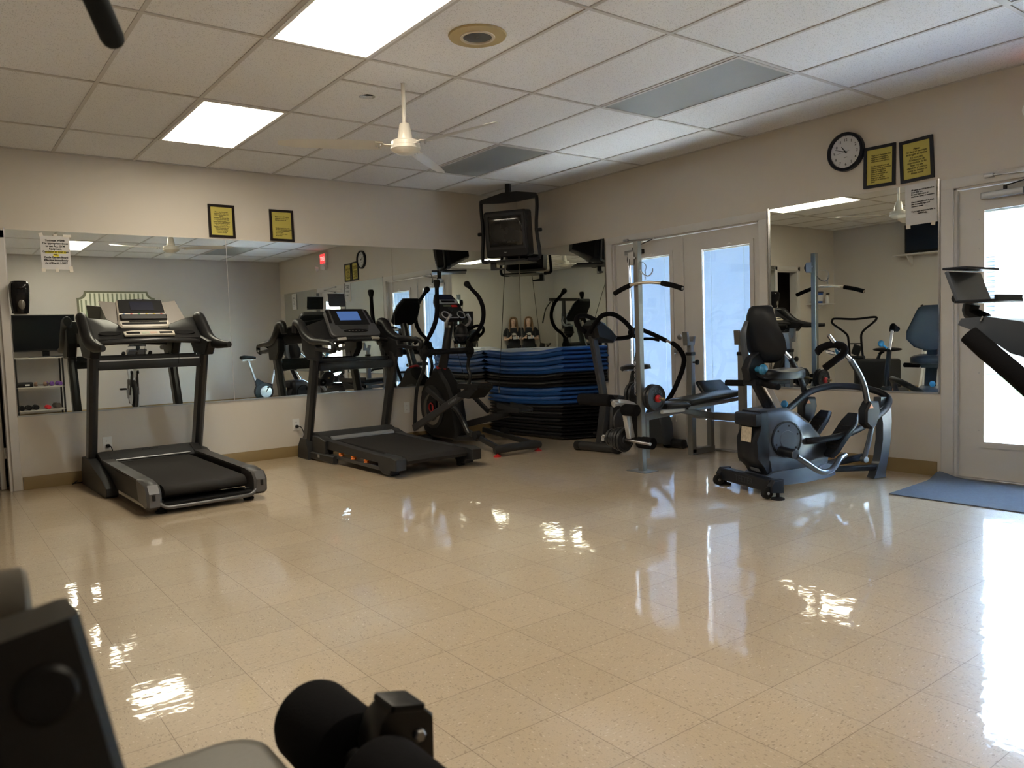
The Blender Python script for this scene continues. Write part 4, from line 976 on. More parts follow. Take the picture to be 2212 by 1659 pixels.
# ------------------------------------------------------------ elliptical trainer beside the mats
def elliptical(o, yaw=0.0):
    T = F(o, yaw); c = 0.0
    t = thing('elliptical_trainer', o, 'black elliptical trainer with red accents and tall moving arms, beside the blue mats', 'elliptical trainer')
    # shroud: body of revolution cut to a drop shape, thick in x
    prof = [(-.03, .80), (-.10, .78), (-.22, .74), (-.40, .70), (-.52, .60), (-.58, .46), (-.62, .30), (-.66, .12), (-.64, .05), (-.10, .05), (.02, .10), (.09, .24), (.11, .42), (.07, .58), (.00, .70)]
    b = MB(T); b.prism([(y-.12, z) for y, z in [(-.02, .05), (-.52, .05), (-.545, .12), (-.50, .36), (-.47, .52), (-.40, .64), (-.30, .73), (-.24, .80), (-.12, .80), (-.08, .74), (.04, .68), (.14, .56), (.19, .40), (.17, .24), (.10, .10)]], (0, 0, 0), (0, 1, 0), (0, 0, 1), .17, bev=.03)
    sh = b.build('flywheel_shroud', M_BLACK, t)
    for s in (-1, 1):
        b = MB(T); b.lathe([(.235, 0), (.235, .012), (.20, .020), (.04, .022)], (s*.085, -.22, .385), (s, 0, 0), 48); d = b.build('side_disc', M_DARK, t)
        b = MB(T); b.lathe([(.17, 0), (.17, .004), (.13, .006), (.125, 0)], (s*.106, -.24, .36), (s, 0, 0), 40, closed=True); b.build('silver_ring', mat('taupe_ring', (.15, .13, .11), .4), d)
        b = MB(T); b.prism([(-.10, .09), (.02, .14), (.10, .06), (.06, -.06), (-.03, -.09), (-.10, -.02)], (s*.115, -.27, .40), (0, 1, 0), (0, 0, 1), .03, bev=.01); b.build('crank_cover', M_BLACKG, d)
        b = MB(T); b.lathe([(.046, 0), (.052, .006), (.046, .012), (.038, .012), (.038, 0)], (s*.132, -.275, .385), (s, 0, 0), 32, closed=True); b.build('red_ring', M_RED, d)
    b = MB(T); b.lathe([(.060, 0), (.066, .008), (.066, .018), (.056, .026), (.048, .026), (.048, 0)], (0, -.305, .79), (0, -.34, .94), 32, closed=True); b.build('mast_collar', M_RED, t)
    b = MB(T); b.tube([(0, -.28, .72), (0, -.40, 1.0), (0, -.50, 1.30)], [.052, .046, .042], 18, flat=1.0); b.build('mast', M_UPR, t)
    # pivot axle
    b = MB(T); b.cyl((-.31, -.42, .98), (.31, -.42, .98), .032, 16)
    b.build('pivot_axle', M_BLACK, t)
    for s in (-1, 1):
        x = s*.285
        b = MB(T); b.lathe([(.045, -.035), (.052, -.02), (.052, .02), (.045, .035)], (x, -.42, .98), (1, 0, 0), 20); b.tube([(x, -.42, .90), (x, -.42, .98), (x, -.43, 1.08)], [.026, .044, .030], 12); b.build('pivot_boot', M_RUBBER, t)
        # arms are in opposite strides
        if s < 0: up = [(x, -.43, 1.05), (x, -.50, 1.11), (x, -.60, 1.20), (x, -.68, 1.30), (x, -.715, 1.42), (x, -.72, 1.56), (x, -.725, 1.64)]; low = [(x, -.42, .93), (x, -.40, .80), (x, -.33, .71), (x, -.25, .60), (x, -.20, .40), (x, -.17, .20)]
        else: up = [(x, -.42, 1.05), (x, -.50, 1.13), (x, -.62, 1.20), (x, -.70, 1.30), (x, -.71, 1.42), (x, -.64, 1.54), (x, -.53, 1.62), (x, -.46, 1.67)]; low = [(x, -.42, .93), (x, -.38, .80), (x, -.42, .70), (x, -.38, .60), (x, -.36, .48)]
        b = MB(T); b.tube(up, [.018, .020, .0235, .0235, .0235, .0205, .0205], 14, smooth=4); arm = b.build('upper_arm', M_FOAM, t)
        b = MB(T); e = Vector(up[-1]); d = (e-Vector(up[-2])).normalized(); b.lathe([(.020, -.02), (.027, .0), (.034, .035), (.034, .055), (.025, .068)], e, d, 18); b.build('arm_knob', M_RUBBER, arm)
        b = MB(T); b.tube(low, .019, 12, smooth=4); b.build('lower_arm', M_UPR, t)
    # pedal arms, pedals, links
    L = -.29
    b = MB(T); b.beam((L, -.16, .17), (L, -1.22, .60), .035, .075, bev=.008); b.build('pedal_arm', M_GREYP, t)
    u = Vector((0, -1.06, .43)).normalized()
    text_obj('lettering', ['SCHWINN'], .034, T((L-.0185, -.96, .509)), -(T(u)-T((0, 0, 0)))*-1, T(Vector((0, .376, .927)))-T((0, 0, 0)), M_ALU, t, squeeze=1.0)
    b = MB(T); b.loft([[(L-.07, -1.14, .585), (L+.10, -1.14, .585), (L+.10, -1.14, .55), (L-.07, -1.14, .55)], [(L-.08, -1.34, .625), (L+.11, -1.34, .625), (L+.11, -1.34, .54), (L-.08, -1.34, .54)], [(L-.07, -1.50, .665), (L+.10, -1.50, .665), (L+.10, -1.50, .645), (L-.07, -1.50, .645)]]); b.build('foot_pedal', M_RUBBER, t)
    b = MB(T); b.box((L-.07, -1.32, .655), (.012, .34, .05), bev=.004); b.box((L+.10, -1.32, .655), (.012, .34, .05), bev=.004); b.build('pedal_rim', M_BLACK, t)
    b = MB(T); b.beam((L+.02, -.42, .60), (L+.02, -.83, .43), .03, .055, bev=.008); b.build('link_arm', M_UPR, t)
    Rx = .26
    b = MB(T); b.beam((Rx, -.30, .16), (Rx, -1.15, .34), .035, .07, bev=.008); b.build('pedal_arm', M_GREYP, t)
    b = MB(T); b.loft([[(Rx-.09, -1.05, .36), (Rx+.08, -1.05, .36), (Rx+.08, -1.05, .33), (Rx-.09, -1.05, .33)], [(Rx-.09, -1.42, .40), (Rx+.08, -1.42, .40), (Rx+.08, -1.42, .375), (Rx-.09, -1.42, .375)]]); b.box((Rx-.09, -1.24, .40), (.012, .36, .05), rot=rotm('X', 6)); b.box((Rx+.08, -1.24, .40), (.012, .36, .05), rot=rotm('X', 6)); b.build('foot_pedal', M_DARK, t)
    b = MB(T); b.beam((Rx-.02, -.42, .55), (Rx-.02, -.80, .34), .03, .055, bev=.008); b.build('link_arm', M_UPR, t)
    # rear frame
    b = MB(T); b.tube([(-.10, -.62, .42), (-.12, -.74, .38), (-.12, -.85, .28), (-.12, -.92, .19), (-.12, -.96, .15)], .022, 12, smooth=4, flat=1.3); b.build('frame_hook', M_UPR, t)
    for s in (-1, 1):
        b = MB(T); b.beam((s*.10, -.90, .17), (s*.21, -1.58, .075), .034, .05, bev=.006); b.build('rear_rail', M_UPR, t)
        b = MB(T); b.lathe([(.042, -.03), (.042, .03), (.02, .032)], (s*.17, -1.17, .16), (1, 0, 0), 20); b.build('track_roller', M_RUBBER, t)
    b = MB(T); b.beam((0, -.55, .06), (0, -.98, .10), .12, .06, bev=.012); b.build('base_beam', M_DARK, t)
    b = MB(T); b.tube([(-.27, -1.60, .058), (-.20, -1.605, .068), (-.04, -1.61, .072), (.04, -1.61, .072), (.20, -1.605, .068), (.27, -1.60, .058)], [.032, .040, .040, .036, .040, .040, .032], 14, smooth=2); b.build('rear_stabilizer', M_DARK, t)
    for s in (-1, 1):
        b = MB(T); b.lathe([(.036, 0), (.036, .008), (.014, .018), (.012, .035)], (s*.245, -1.605, 0), (0, 0, 1), 20); b.build('levelling_foot', M_RED, t)
    b = MB(T); b.beam((-.28, -.04, .035), (.28, -.04, .035), .07, .06, bev=.015); b.build('front_stabilizer', M_DARK, t)
    # console
    ux = Vector((1, 0, 0)); uz = Vector((0, .60, .80)).normalized(); o2 = Vector((0.015, -.56, 1.325)); nn = ux.cross(uz)
    b = MB(T); b.prism([(-.12, -.02), (.12, -.02), (.16, .02), (.165, .10), (.15, .24), (.10, .335), (-.10, .335), (-.15, .24), (-.165, .10), (-.16, .02)], o2-nn*.02, ux, uz, .055, bev=.018); co = b.build('console', M_BLACK, t)
    b = MB(T); b.prism([(-.085, .25), (.085, .25), (.08, .315), (-.08, .315)], o2+nn*.009, ux, uz, .004); b.build('upper_display', M_LCD, co)
    b = MB(T); b.prism([(-.125, .185), (.125, .185), (.125, .235), (-.125, .235)], o2+nn*.014, ux, uz, .016, bev=.004); b.build('media_rack', M_ALU, co)
    b = MB(T); b.prism([(-.08, .195), (.08, .195), (.08, .222), (-.08, .222)], o2+nn*.0235, ux, uz, .003); b.build('rack_slot', M_BLACKG, co)
    b = MB(T); b.prism([(-.07, .150), (.02, .150), (.02, .172), (-.07, .172)], o2+nn*.009, ux, uz, .004); b.build('lower_display', mat('olive_lcd', (.10, .11, .07), .3), co)
    b = MB(T); b.prism([(.03, .145), (.10, .145), (.10, .172), (.03, .172)], o2+nn*.009, ux, uz, .004); b.build('red_keys', M_RED, co)
    b = MB(T); b.lathe([(.028, 0), (.028, .006), (.024, .006), (.024, 0)], o2+ux*.0+uz*.115+nn*.008, nn, 24, closed=True); b.build('key_ring', M_DARK, co)
    for s in (-1, 1):
        b = MB(T); b.lathe([(.046, 0), (.050, .006), (.046, .012), (.040, .010), (.040, 0)], o2+ux*s*.095+uz*.035+nn*.010, nn, 28, closed=True); b.build('cup_rim', M_ALU, co)
    b = MB(T); b.beam(o2+ux*-.05+uz*.0+nn*.012, o2+ux*.05+uz*.0+nn*.012, .012, .012, up=nn, bev=.003); b.build('rim_bridge', M_ALU, co)
    # fixed front grips and bottle cage
    b = MB(T); b.tube([(-.04, -.55, 1.24), (-.12, -.62, 1.24), (-.14, -.67, 1.30), (-.10, -.68, 1.36)], .015, 12, smooth=4); b.build('fixed_grip', mat('pulse_steel2', (.42, .42, .42), .3, .8), t)
    b = MB(T); b.tube([(.04, -.55, 1.24), (.12, -.62, 1.24), (.14, -.67, 1.30), (.10, -.68, 1.36)], .015, 12, smooth=4); b.build('fixed_grip', _mats['pulse_steel2'], t)
    b = MB(T); b.ell((.06, -.62, 1.17), (.065, .07, .10), 18, 12); b.build('bottle_cup', M_BLACK, t)
    b = MB(T); b.lathe([(.058, 0), (.074, .004), (.074, .024), (.058, .028)], (.06, -.62, 1.13), (0, 0, 1), 24, closed=True); b.build('cup_band', M_DARK, t)
    return t
elliptical((-1.34, 0, 0))

# ------------------------------------------------------------ folded exercise mats stacked in the corner
M_BLUEM = mat('blue_vinyl', (.015, .075, .27), .34, spec=.5, bump=.35, bscale=55, var=.15, vscale=5)
M_BLKM = mat('black_vinyl', (.012, .012, .014), .30, spec=.5, bump=.45, bscale=45, var=.15, vscale=5)
foot_pts = [Vector((-.52, -.035, 0)), Vector((-.43, -1.225, 0)), Vector((-.03, -1.40, 0)), Vector((-.045, -.035, 0))]
def fp(s, r, grow=0.0):
    """bilinear point in the stack footprint; s: 0 wall .. 1 room end; r: 0 front .. 1 wall side"""
    a = foot_pts[0].lerp(foot_pts[1], s); b = foot_pts[3].lerp(foot_pts[2], s); p = a.lerp(b, r)
    if grow: c = Vector((-.27, -.65, 0)); d = p-c; p = c+d*(1+grow)
    p.x = min(p.x, -.022-.0095*0); p.y = min(p.y, -.022)
    return p
random.seed(11)
def exercise_mat(z, th, m, label, grow, sag, seed, group):
    rnd = random.Random(seed); t = thing('exercise_mat', fp(.5, .5)+Vector((0, 0, z)), label, 'exercise mat', group)
    lt = th/2; ph = rnd.uniform(0, 6)
    for k in range(2):
        zb = z+lt*k; b = MB(); rings = []; N = 14; Q = 10
        j1, j2 = rnd.uniform(-.03, .035), rnd.uniform(-.035, .03)
        for i in range(N+3):
            s = min(1, i/N) if i <= N-1 else (.975, .992, 1.0)[i-N]; r = []
            prof = []
            # rounded section across the mat (front edge is the fold)
            for q in range(Q+1):
                a = -PI/2+PI/2*q/Q+PI/2*k; prof.append((0-math.cos(a)*.055, min(1, max(0, (.5+.5*math.sin(a))*2-k))))
            for q in range(Q+1):
                a = PI/2-PI*q/Q; prof.append((1+math.cos(a)*.02, .5+.5*math.sin(a)))
            endp = 1.0 if 0 < i <= N else (.8 if i == N+1 else .3)
            for rr_, hh in prof:
                p = fp(min(1, max(0, s)), rr_, grow+j1)
                zz_ = (zb + .0014 + (lt-.0028)*(.5+(hh-.5)*endp))*(1-.042*math.sin(PI*s)*(1-.3*rr_)+.016*s+.004*math.sin(s*15)+.003*math.sin(rr_*8))
                if i == N+2: p = p + (foot_pts[1]-foot_pts[0]).normalized()*.012
                r.append(Vector((min(p.x+0, -.014), min(p.y+j2*(s > .5), -.014), zz_)))
            rings.append(r)
        b.loft(rings); b.build('mat_panel', m, t, ang=60)
    return t
sagA = lambda s, r: -.030*math.sin(PI*s)*(1-.3*r)+.012*s
flat = lambda s, r: -.004*math.sin(PI*s)
z = .004; n = 0
for k in range(5):
    exercise_mat(z, .073, M_BLKM, ['black folded mat lying on the floor, lowest of the stack', 'black folded mat, second from the floor', 'black folded mat, third from the floor', 'black folded mat, fourth from the floor', 'black folded mat directly under the lower blue pair'][k], 0, flat, k, 'folded exercise mats in the corner stack'); z += .0735
for k in range(2):
    exercise_mat(z, .092, M_BLUEM, ['blue folded mat in the middle of the stack, lower of the pair', 'blue folded mat in the middle of the stack, upper of the pair'][k], .02, (lambda s, r: -.010*math.sin(PI*s)), 10+k, 'folded exercise mats in the corner stack'); z += .0925
for k in range(2):
    exercise_mat(z, .076, M_BLKM, ['black folded mat resting on the middle blue pair', 'black folded mat just below the top three blue mats'][k], .05, (lambda s, r: -.018*math.sin(PI*s)), 20+k, 'folded exercise mats in the corner stack'); z += .0765
for k in range(3):
    exercise_mat(z, .088, M_BLUEM, ['blue folded mat, third from the top of the stack', 'blue folded mat, second from the top of the stack', 'blue folded mat on top of the whole stack'][k], .08, sagA, 30+k, 'folded exercise mats in the corner stack'); z += .0885

# ------------------------------------------------------------ upright bike in front of the mats
def upright_bike():
    t = thing('exercise_bike', (-.45, -2.10, 0), 'dark upright exercise bike with looped handlebar, between the mats and lat tower', 'exercise bike')
    y = -2.10
    b = MB(); b.cyl((-.80, y+.26, .045), (-.73, y-.24, .045), .043, 20); b.build('front_stabilizer', M_DARK, t)
    for s, q in ((1, (-.80, y+.26, .045)), (-1, (-.73, y-.24, .045))):
        b = MB(); d = Vector((-.07, .5, 0)).normalized()*s; q = Vector(q); b.lathe([(.046, -.05), (.047, 0), (.040, .014), (.02, .018)], q, d, 20); b.build('end_cap', M_BLACK, t)
    b = MB(); b.beam((-.735, y, .06), (-.66, y, .45), .085, .075, up=(1, 0, 0), bev=.012); b.build('lower_mast', M_DARK, t)
    b = MB(); b.beam((-.655, y, .42), (-.80, y, 1.10), .062, .075, up=(1, 0, 0), bev=.012); b.build('mast', M_GREYP, t)
    b = MB(); b.box((-.745, y-.045, .13), (.03, .004, .05)); b.build('rating_label', M_WHITE, t)
    # head
    b = MB(); b.prism([(-.13, .10), (-.10, -.02), (.02, -.06), (.13, -.07), (.18, -.02), (.02, .12), (-.06, .15)], (-.73, y, 1.09), (1, 0, 0), (0, 0, 1), .20, bev=.03); hd = b.build('console', M_BLACK, t)
    b = MB(); b.prism([(-.08, -.06), (.10, -.06), (.10, .07), (-.08, .07)], (-.665, y, 1.165), (.80, 0, -.62), (0, 1, 0), .01); b.build('display', M_LCD, hd)
    b = MB()
    for s in (-1, 1):
        b.tube([(-.86, y+s*.03, 1.13), (-.88, y+s*.12, 1.20), (-.83, y+s*.17, 1.275), (-.70, y+s*.18, 1.285), (-.55, y+s*.17, 1.22), (-.43, y+s*.15, 1.13), (-.415, y+s*.12, 1.08), (-.47, y+s*.07, 1.062), (-.62, y+s*.05, 1.062)], .022, 14, smooth=4)
        b.build('handlebar', M_FOAM, t); b = MB()
    b.bm.free()
    # body with flywheel
    b = MB(); b.prism([(-.66, .12), (-.64, .42), (-.52, .52), (-.30, .48), (-.22, .34), (-.16, .16), (-.22, .09), (-.60, .09)], (0, y, 0), (1, 0, 0), (0, 0, 1), .13, bev=.02); b.build('drive_housing', M_DARK, t)
    b = MB(); b.lathe([(.12, -.075), (.135, -.06), (.135, .06), (.12, .075), (.04, .08)], (-.50, y, .27), (0, 1, 0), 36); b.build('crank_disc', M_GREYP, t)
    for s in (-1, 1):
        b = MB(); b.beam((-.50, y+s*.085, .27), (-.50-s*.10, y+s*.10, .27-s*.12), .018, .03, up=(0, 1, 0), bev=.004); cr = b.build('crank_arm', M_STEEL, t)
        b = MB(); b.box((-.50-s*.10, y+s*.155, .27-s*.12), (.09, .09, .025), bev=.006); b.build('pedal', M_RUBBER, t)
    b = MB(); b.beam((-.30, y, .40), (-.245, y, .74), .05, .06, up=(1, 0, 0), bev=.008); b.build('seat_post', M_BLACK, t)
    b = MB(); R = []
    for s, w, h in ((0, .03, .03), (.1, .05, .04), (.35, .075, .05), (.7, .12, .055), (.9, .115, .05), (1, .07, .03)):
        x = -.42+.31*s; R.append([(x, y-w, .755), (x, y-w*.92, .755+h*.8), (x, y-w*.4, .755+h), (x, y+w*.4, .755+h), (x, y+w*.92, .755+h*.8), (x, y+w, .755), (x, y, .740)])
    b.loft(R); b.build('saddle', mat('saddle_vinyl', (.02, .022, .024), .45, sheen=.3), t, ang=60)
    b = MB(); b.cyl((-.085, y+.16, .045), (-.085, y-.02, .045), .040, 18); b.build('rear_stabilizer', M_DARK, t)
    b = MB(); b.beam((-.24, y, .10), (-.085, y, .06), .06, .05, bev=.01); b.build('rear_tube', M_DARK, t)
upright_bike()
# stepper with the big arched rail
t = thing('stepper', (-.20, -2.45, 0), 'small stepper with tall arched foam handrail, behind the lat tower', 'stepper')
x = -.25
b = MB(); b.tube([at(1377, 729, 0, x), at(1361, 720, 0, x), at(1366, 713, 0, x), at(1384, 712, 0, x), at(1410, 722, 0, x), at(1439, 736, 0, x)], .021, 14, smooth=4); b.build('upper_grip', M_FOAM, t)
b = MB(); b.tube([at(1436, 734, 0, x), at(1455, 743, 0, x)], .013, 12); b.build('rail_tube', M_CHROME, t)
b = MB(); b.tube([at(1452, 741, 0, x), at(1466, 752, 0, x), at(1477, 772, 0, x), at(1475, 795, 0, x), at(1466, 820, 0, x), at(1452, 850, 0, x), at(1436, 872, 0, x), at(1418, 884, 0, x)], .022, 14, smooth=4); b.build('arched_rail', M_FOAM, t)
b = MB(); b.tube([at(1392, 732, 0, x), at(1410, 732, 0, x), at(1423, 735, 0, x)], .014, 12, smooth=2); b.build('cross_grip', M_FOAM, t)
b = MB(); b.tube([at(1385, 738, 0, x), at(1378, 750, 0, -.07), at(1370, 785, 0, -.06), at(1356, 850, 0, -.06), at(1352, 900, 0, -.06)], .012, 10, smooth=2); b.build('slanted_post', M_GREYP, t)
b = MB(); b.tube([at(1418, 884, 0, x), at(1412, 905, 0, -.2), at(1409, 925, 0, -.19)], .022, 12, smooth=3); b.build('rail_root', M_DARK, t)
b = MB(); b.prism([(-2.17, .04), (-2.47, .04), (-2.46, .24), (-2.40, .36), (-2.28, .40), (-2.20, .30)], (-.19, 0, 0), (0, 1, 0), (0, 0, 1), .16, bev=.02); b.build('step_housing', mat('slate_housing', (.045, .05, .055), .5), t)
b = MB(); b.cyl((-.13, -2.36, .047), (-.13, -2.60, .047), .045, 20); b.build('base_roller', M_BLACK, t)
# ------------------------------------------------------------ weight bench with lat tower
M_BEN = mat('silver_grey_bench_tube', (.20, .20, .195), .38, .55)
M_VIN = mat('black_bench_vinyl', (.018, .022, .024), .30, spec=.5, bump=.2, bscale=60)
M_IRON = mat('black_iron', (.022, .024, .027), .42, .3)
yB = -3.12
t = thing('weight_bench', (-.8, yB, 0), 'grey weight bench with lat tower, rack uprights and black padded bench', 'weight bench')
b = MB(); b.beam((-1.25, yB, .004), (-1.25, yB, 1.825), .050, .050, bev=.004); b.build('tower_post', M_BEN, t)
b = MB(); b.box((-1.25, yB, .003), (.16, .20, .006), bev=.001); b.build('base_plate', M_BEN, t)
b = MB(); b.lathe([(.045, -.012), (.048, -.012), (.040, 0), (.048, .012), (.045, .012)], (-1.25, yB+.055, 1.69), (1, 0, 0), 28, closed=False); b.build('pulley', M_BLACK, t)
b = MB(); b.prism([(-.03, -.05), (.03, -.05), (.03, .05), (-.03, .05)], (-1.283, yB+.04, 1.69), (0, 1, 0), (0, 0, 1), .004); b.build('pulley_bracket', M_STEEL, t)
b = MB(); b.prism([(-.03, -.05), (.03, -.05), (.03, .05), (-.03, .05)], (-1.217, yB+.04, 1.69), (0, 1, 0), (0, 0, 1), .004); b.build('pulley_bracket', M_STEEL, t)
b = MB(); b.cyl((-1.29, yB, 1.695), (-1.21, yB, 1.695), .010, 12); b.build('pulley_bolt', M_STEEL, t)
b = MB(); b.tube([(-1.25, yB-.028, 1.60), (-1.25, yB-.06, 1.565), (-1.25, yB-.11, 1.545), (-1.25, yB-.15, 1.57), (-1.25, yB-.155, 1.60)], .005, 8, smooth=4); b.build('bar_hook', M_STEEL, t)
b = MB(); b.tube([(-1.285, yB+.055, 1.69), (-1.29, yB+.03, 1.2), (-1.29, yB+.02, .62)], .003, 6); b.build('pull_cable', M_RUBBER, t)
def chain(name, p0, p1, n, m, parent):
    b = MB(); p0, p1 = Vector(p0), Vector(p1)
    for i in range(n):
        q = p0.lerp(p1, (i+.5)/n); L = (p1-p0).length/n*.72; pts = []
        for k in range(10):
            a = 2*PI*k/10; s = math.sin(a)*.006; c = math.cos(a)*L
            pts.append(q+(Vector((s, 0, c)) if i % 2 else Vector((0, s, c))))
        b.tube(pts, .0018, 5, closed=True)
    return b.build(name, m, parent)
chain('chain', (-1.29, yB+.02, .90), (-1.29, yB+.02, .62), 12, M_STEEL, t)
lb = thing('lat_bar', (-1.22, yB, 1.49), 'chrome lat pulldown bar with black foam grips hanging from the tower hook', 'lat bar')
bp_ = [at(1328, 634, 0, -1.29), at(1345, 624, 0, -1.29), at(1362, 616, 0, -1.29), at(1385, 611, 0, -1.29), at(1405, 610, 0, -1.29), at(1430, 612, 0, -1.29), at(1452, 616, 0, -1.29), at(1474, 623, 0, -1.29)]
b = MB(); b.tube(bp_, .0125, 12, smooth=3); b.build('bar', mat('worn_chrome', (.62, .55, .44), .3, .9), lb)
for q in ((bp_[0], bp_[1], bp_[2]), (bp_[5], bp_[6], bp_[7])):
    b = MB(); b.tube(q, .0195, 14, smooth=3); b.build('foam_grip', M_FOAM, lb)
mid = at(1394, 610, 0, -1.29)
chain('chain', mid+Vector((0, 0, .02)), (-1.29, mid.y, mid.z+.09), 4, M_STEEL, lb)
b = MB(); b.tube([mid+Vector((0, 0, .09)), mid+Vector((0, -.012, .12)), mid+Vector((0, .008, .15)), (-1.26, yB-.04, 1.66)], .003, 6, smooth=3); b.build('snap_hook', M_STEEL, lb)
# bench frame
b = MB(); b.beam((-1.22, yB, .43), (-.78, yB, .455), .045, .055, bev=.004); b.beam((-.78, yB, .455), (-.36, yB, .365), .045, .055, bev=.004); b.build('main_boom', M_BEN, t)
b = MB(); b.beam((-1.20, yB, .42), (-1.20, yB, .10), .045, .04, up=(1, 0, 0), bev=.004); b.build('front_leg', M_BEN, t)
b = MB(); b.tube([(-1.20, yB+.02, .44), (-1.29, yB+.05, .53), (-1.40, yB+.09, .56), (-1.46, yB+.10, .55)], .026, 8, smooth=3); b.build('leg_yoke', mat('pale_grey_tube', (.42, .42, .41), .4, .3), t)
b = MB(); b.beam((-1.36, yB+.07, .54), (-1.30, yB+.073, .27), .045, .06, up=(1, 0, 0), bev=.005); b.build('leg_lever', _mats['pale_grey_tube'], t)
for q0, q1, lab in (((-1.44, yB+.50, .575), (-1.44, yB+.14, .575), 0), ((-1.36, yB+.08, .50), (-1.36, yB-.06, .50), 0), ((-1.26, yB+.02, .235), (-1.26, yB-.13, .235), 1)):
    b = MB(); b.cyl(q0, q1, .048, 20); b.build('foam_roller', M_FOAM, t)
b = MB(); b.cyl((-1.44, yB+.51, .575), (-1.44, yB+.05, .575), .012, 12); b.build('roller_axle', M_STEEL, t)
b = MB(); b.cyl((-1.33, yB+.36, .265), (-1.30, yB-.14, .235), .013, 12); b.build('plate_axle', M_STEEL, t)
def plate(c, ax, r, th, label, group, letters=False):
    c = Vector(c); ax = Vector(ax).normalized(); p = thing('weight_plate', c, label, 'weight plate', group)
    b = MB(); b.lathe([(.016, -th*.5), (r*.30, -th*.5), (r*.34, -th*.25), (r*.78, -th*.25), (r*.84, -th*.5), (r-.004, -th*.5), (r, -th*.3), (r, th*.3), (r-.004, th*.5), (r*.84, th*.5), (r*.78, th*.25), (r*.34, th*.25), (r*.30, th*.5), (.016, th*.5)], c, ax, 44, closed=True); b.build('disc', M_IRON, p)
    if letters:
        for k, ch in enumerate('WEIDER'):
            a = rad(125-k*25); u = Vector((0, 0, 1)); v = -ax.cross(u); v = v if v.dot(RGT) > 0 else -v
            o = c+ax*th*.28+(v*math.cos(a)+u*math.sin(a))*(r*.70)
            text_obj('cast_letter', [ch], r*.30, o, v*math.sin(a)-u*math.cos(a), v*math.cos(a)+u*math.sin(a), mat('worn_cast_letters', (.06, .07, .085), .5), p, th=.002)
    return p
PG = 'weight plates on the bench lever'
plate((-1.20, yB+.13, .6115), (0, -1, 0), .100, .026, 'large iron plate on the far end of the upper bar', None)
plate((-1.20, yB+.095, .6085), (0, -1, 0), .095, .022, 'large iron plate on the upper bar, second from the far end', None)
plate((-1.20, yB-.075, .5938), (0, -1, 0), .105, .026, 'large iron plate on the upper bar, against the tower post', None)
plate((-1.20, yB-.110, .5908), (0, -1, 0), .105, .030, 'large iron plate facing out beside the red collar', None, True)
b = MB(); b.cyl((-1.20, yB+.17, .615), (-1.20, yB-.20, .583), .0125, 14); b.build('plate_bar', mat('brass_bar', (.38, .29, .17), .3, .9), t)
b = MB(); b.lathe([(.018, 0), (.030, .004), (.030, .018), (.020, .028), (.014, .03)], (-1.20, yB-.127, .585), (0, -1, 0), 20); b.build('collar', M_RED, t)
b = MB(); b.beam((-1.23, yB, .61), (-1.19, yB, .61), .05, .07, bev=.008); b.build('bar_bracket', M_BLACK, t)
for k, (dy, r, lab) in enumerate(((.265, .073, 'small iron plate on the lower lever, nearest the mats'), (.235, .073, 'small iron plate on the lower lever, second from the mats'), (.195, .090, 'medium iron plate on the lower lever, between two others'), (.160, .098, 'medium iron plate on the lower lever, fourth along'), (.125, .102, 'largest iron plate of the lower lever, beside its foam roller'))):
    plate((-1.33+.03*(.36-dy)/.5, yB+dy, .265-.03*(.36-dy)/.5), (-.06, 1, .06), r, .024, lab, None)
# pads
def pad(name, x0, z0, x1, z1, w, th, parent, y=yB, m=M_VIN):
    b = MB(); a = Vector((x0, y, z0)); c = Vector((x1, y, z1)); d = (c-a).normalized(); u = Vector((0, 1, 0)); n = d.cross(u); n = -n if n.z < 0 else n; L = (c-a).length; rings = []
    for s, k in ((0, .55), (.012, .85), (.04, 1), (L-.04, 1), (L-.012, .85), (L, .55)):
        hw, ht = w/2*(.94+.06*k), th/2*k; r = []
        for q in range(16):
            t_ = 2*PI*q/16; r.append(a+d*s+u*math.copysign(abs(math.cos(t_))**.35, math.cos(t_))*hw+n*math.copysign(abs(math.sin(t_))**.6, math.sin(t_))*ht)
        rings.append(r)
    b.loft(rings); return b.build(name, m, parent, ang=60)
pad('seat_pad', -1.085, .513, -.80, .50, .27, .055, t); pad('back_pad', -.80, .515, -.10, .550, .27, .06, t)
b = MB(); b.beam((-1.12, yB-.10, .472), (-.86, yB-.10, .468), .03, .03, bev=.004); b.build('seat_rail', mat('cream_rail', (.45, .42, .36), .5), t)
for dy in (-.09, .09):
    b = MB(); b.beam((-.80, yB+dy, .475), (-.12, yB+dy, .500), .025, .03, bev=.003); b.build('back_rail', M_BEN, t)
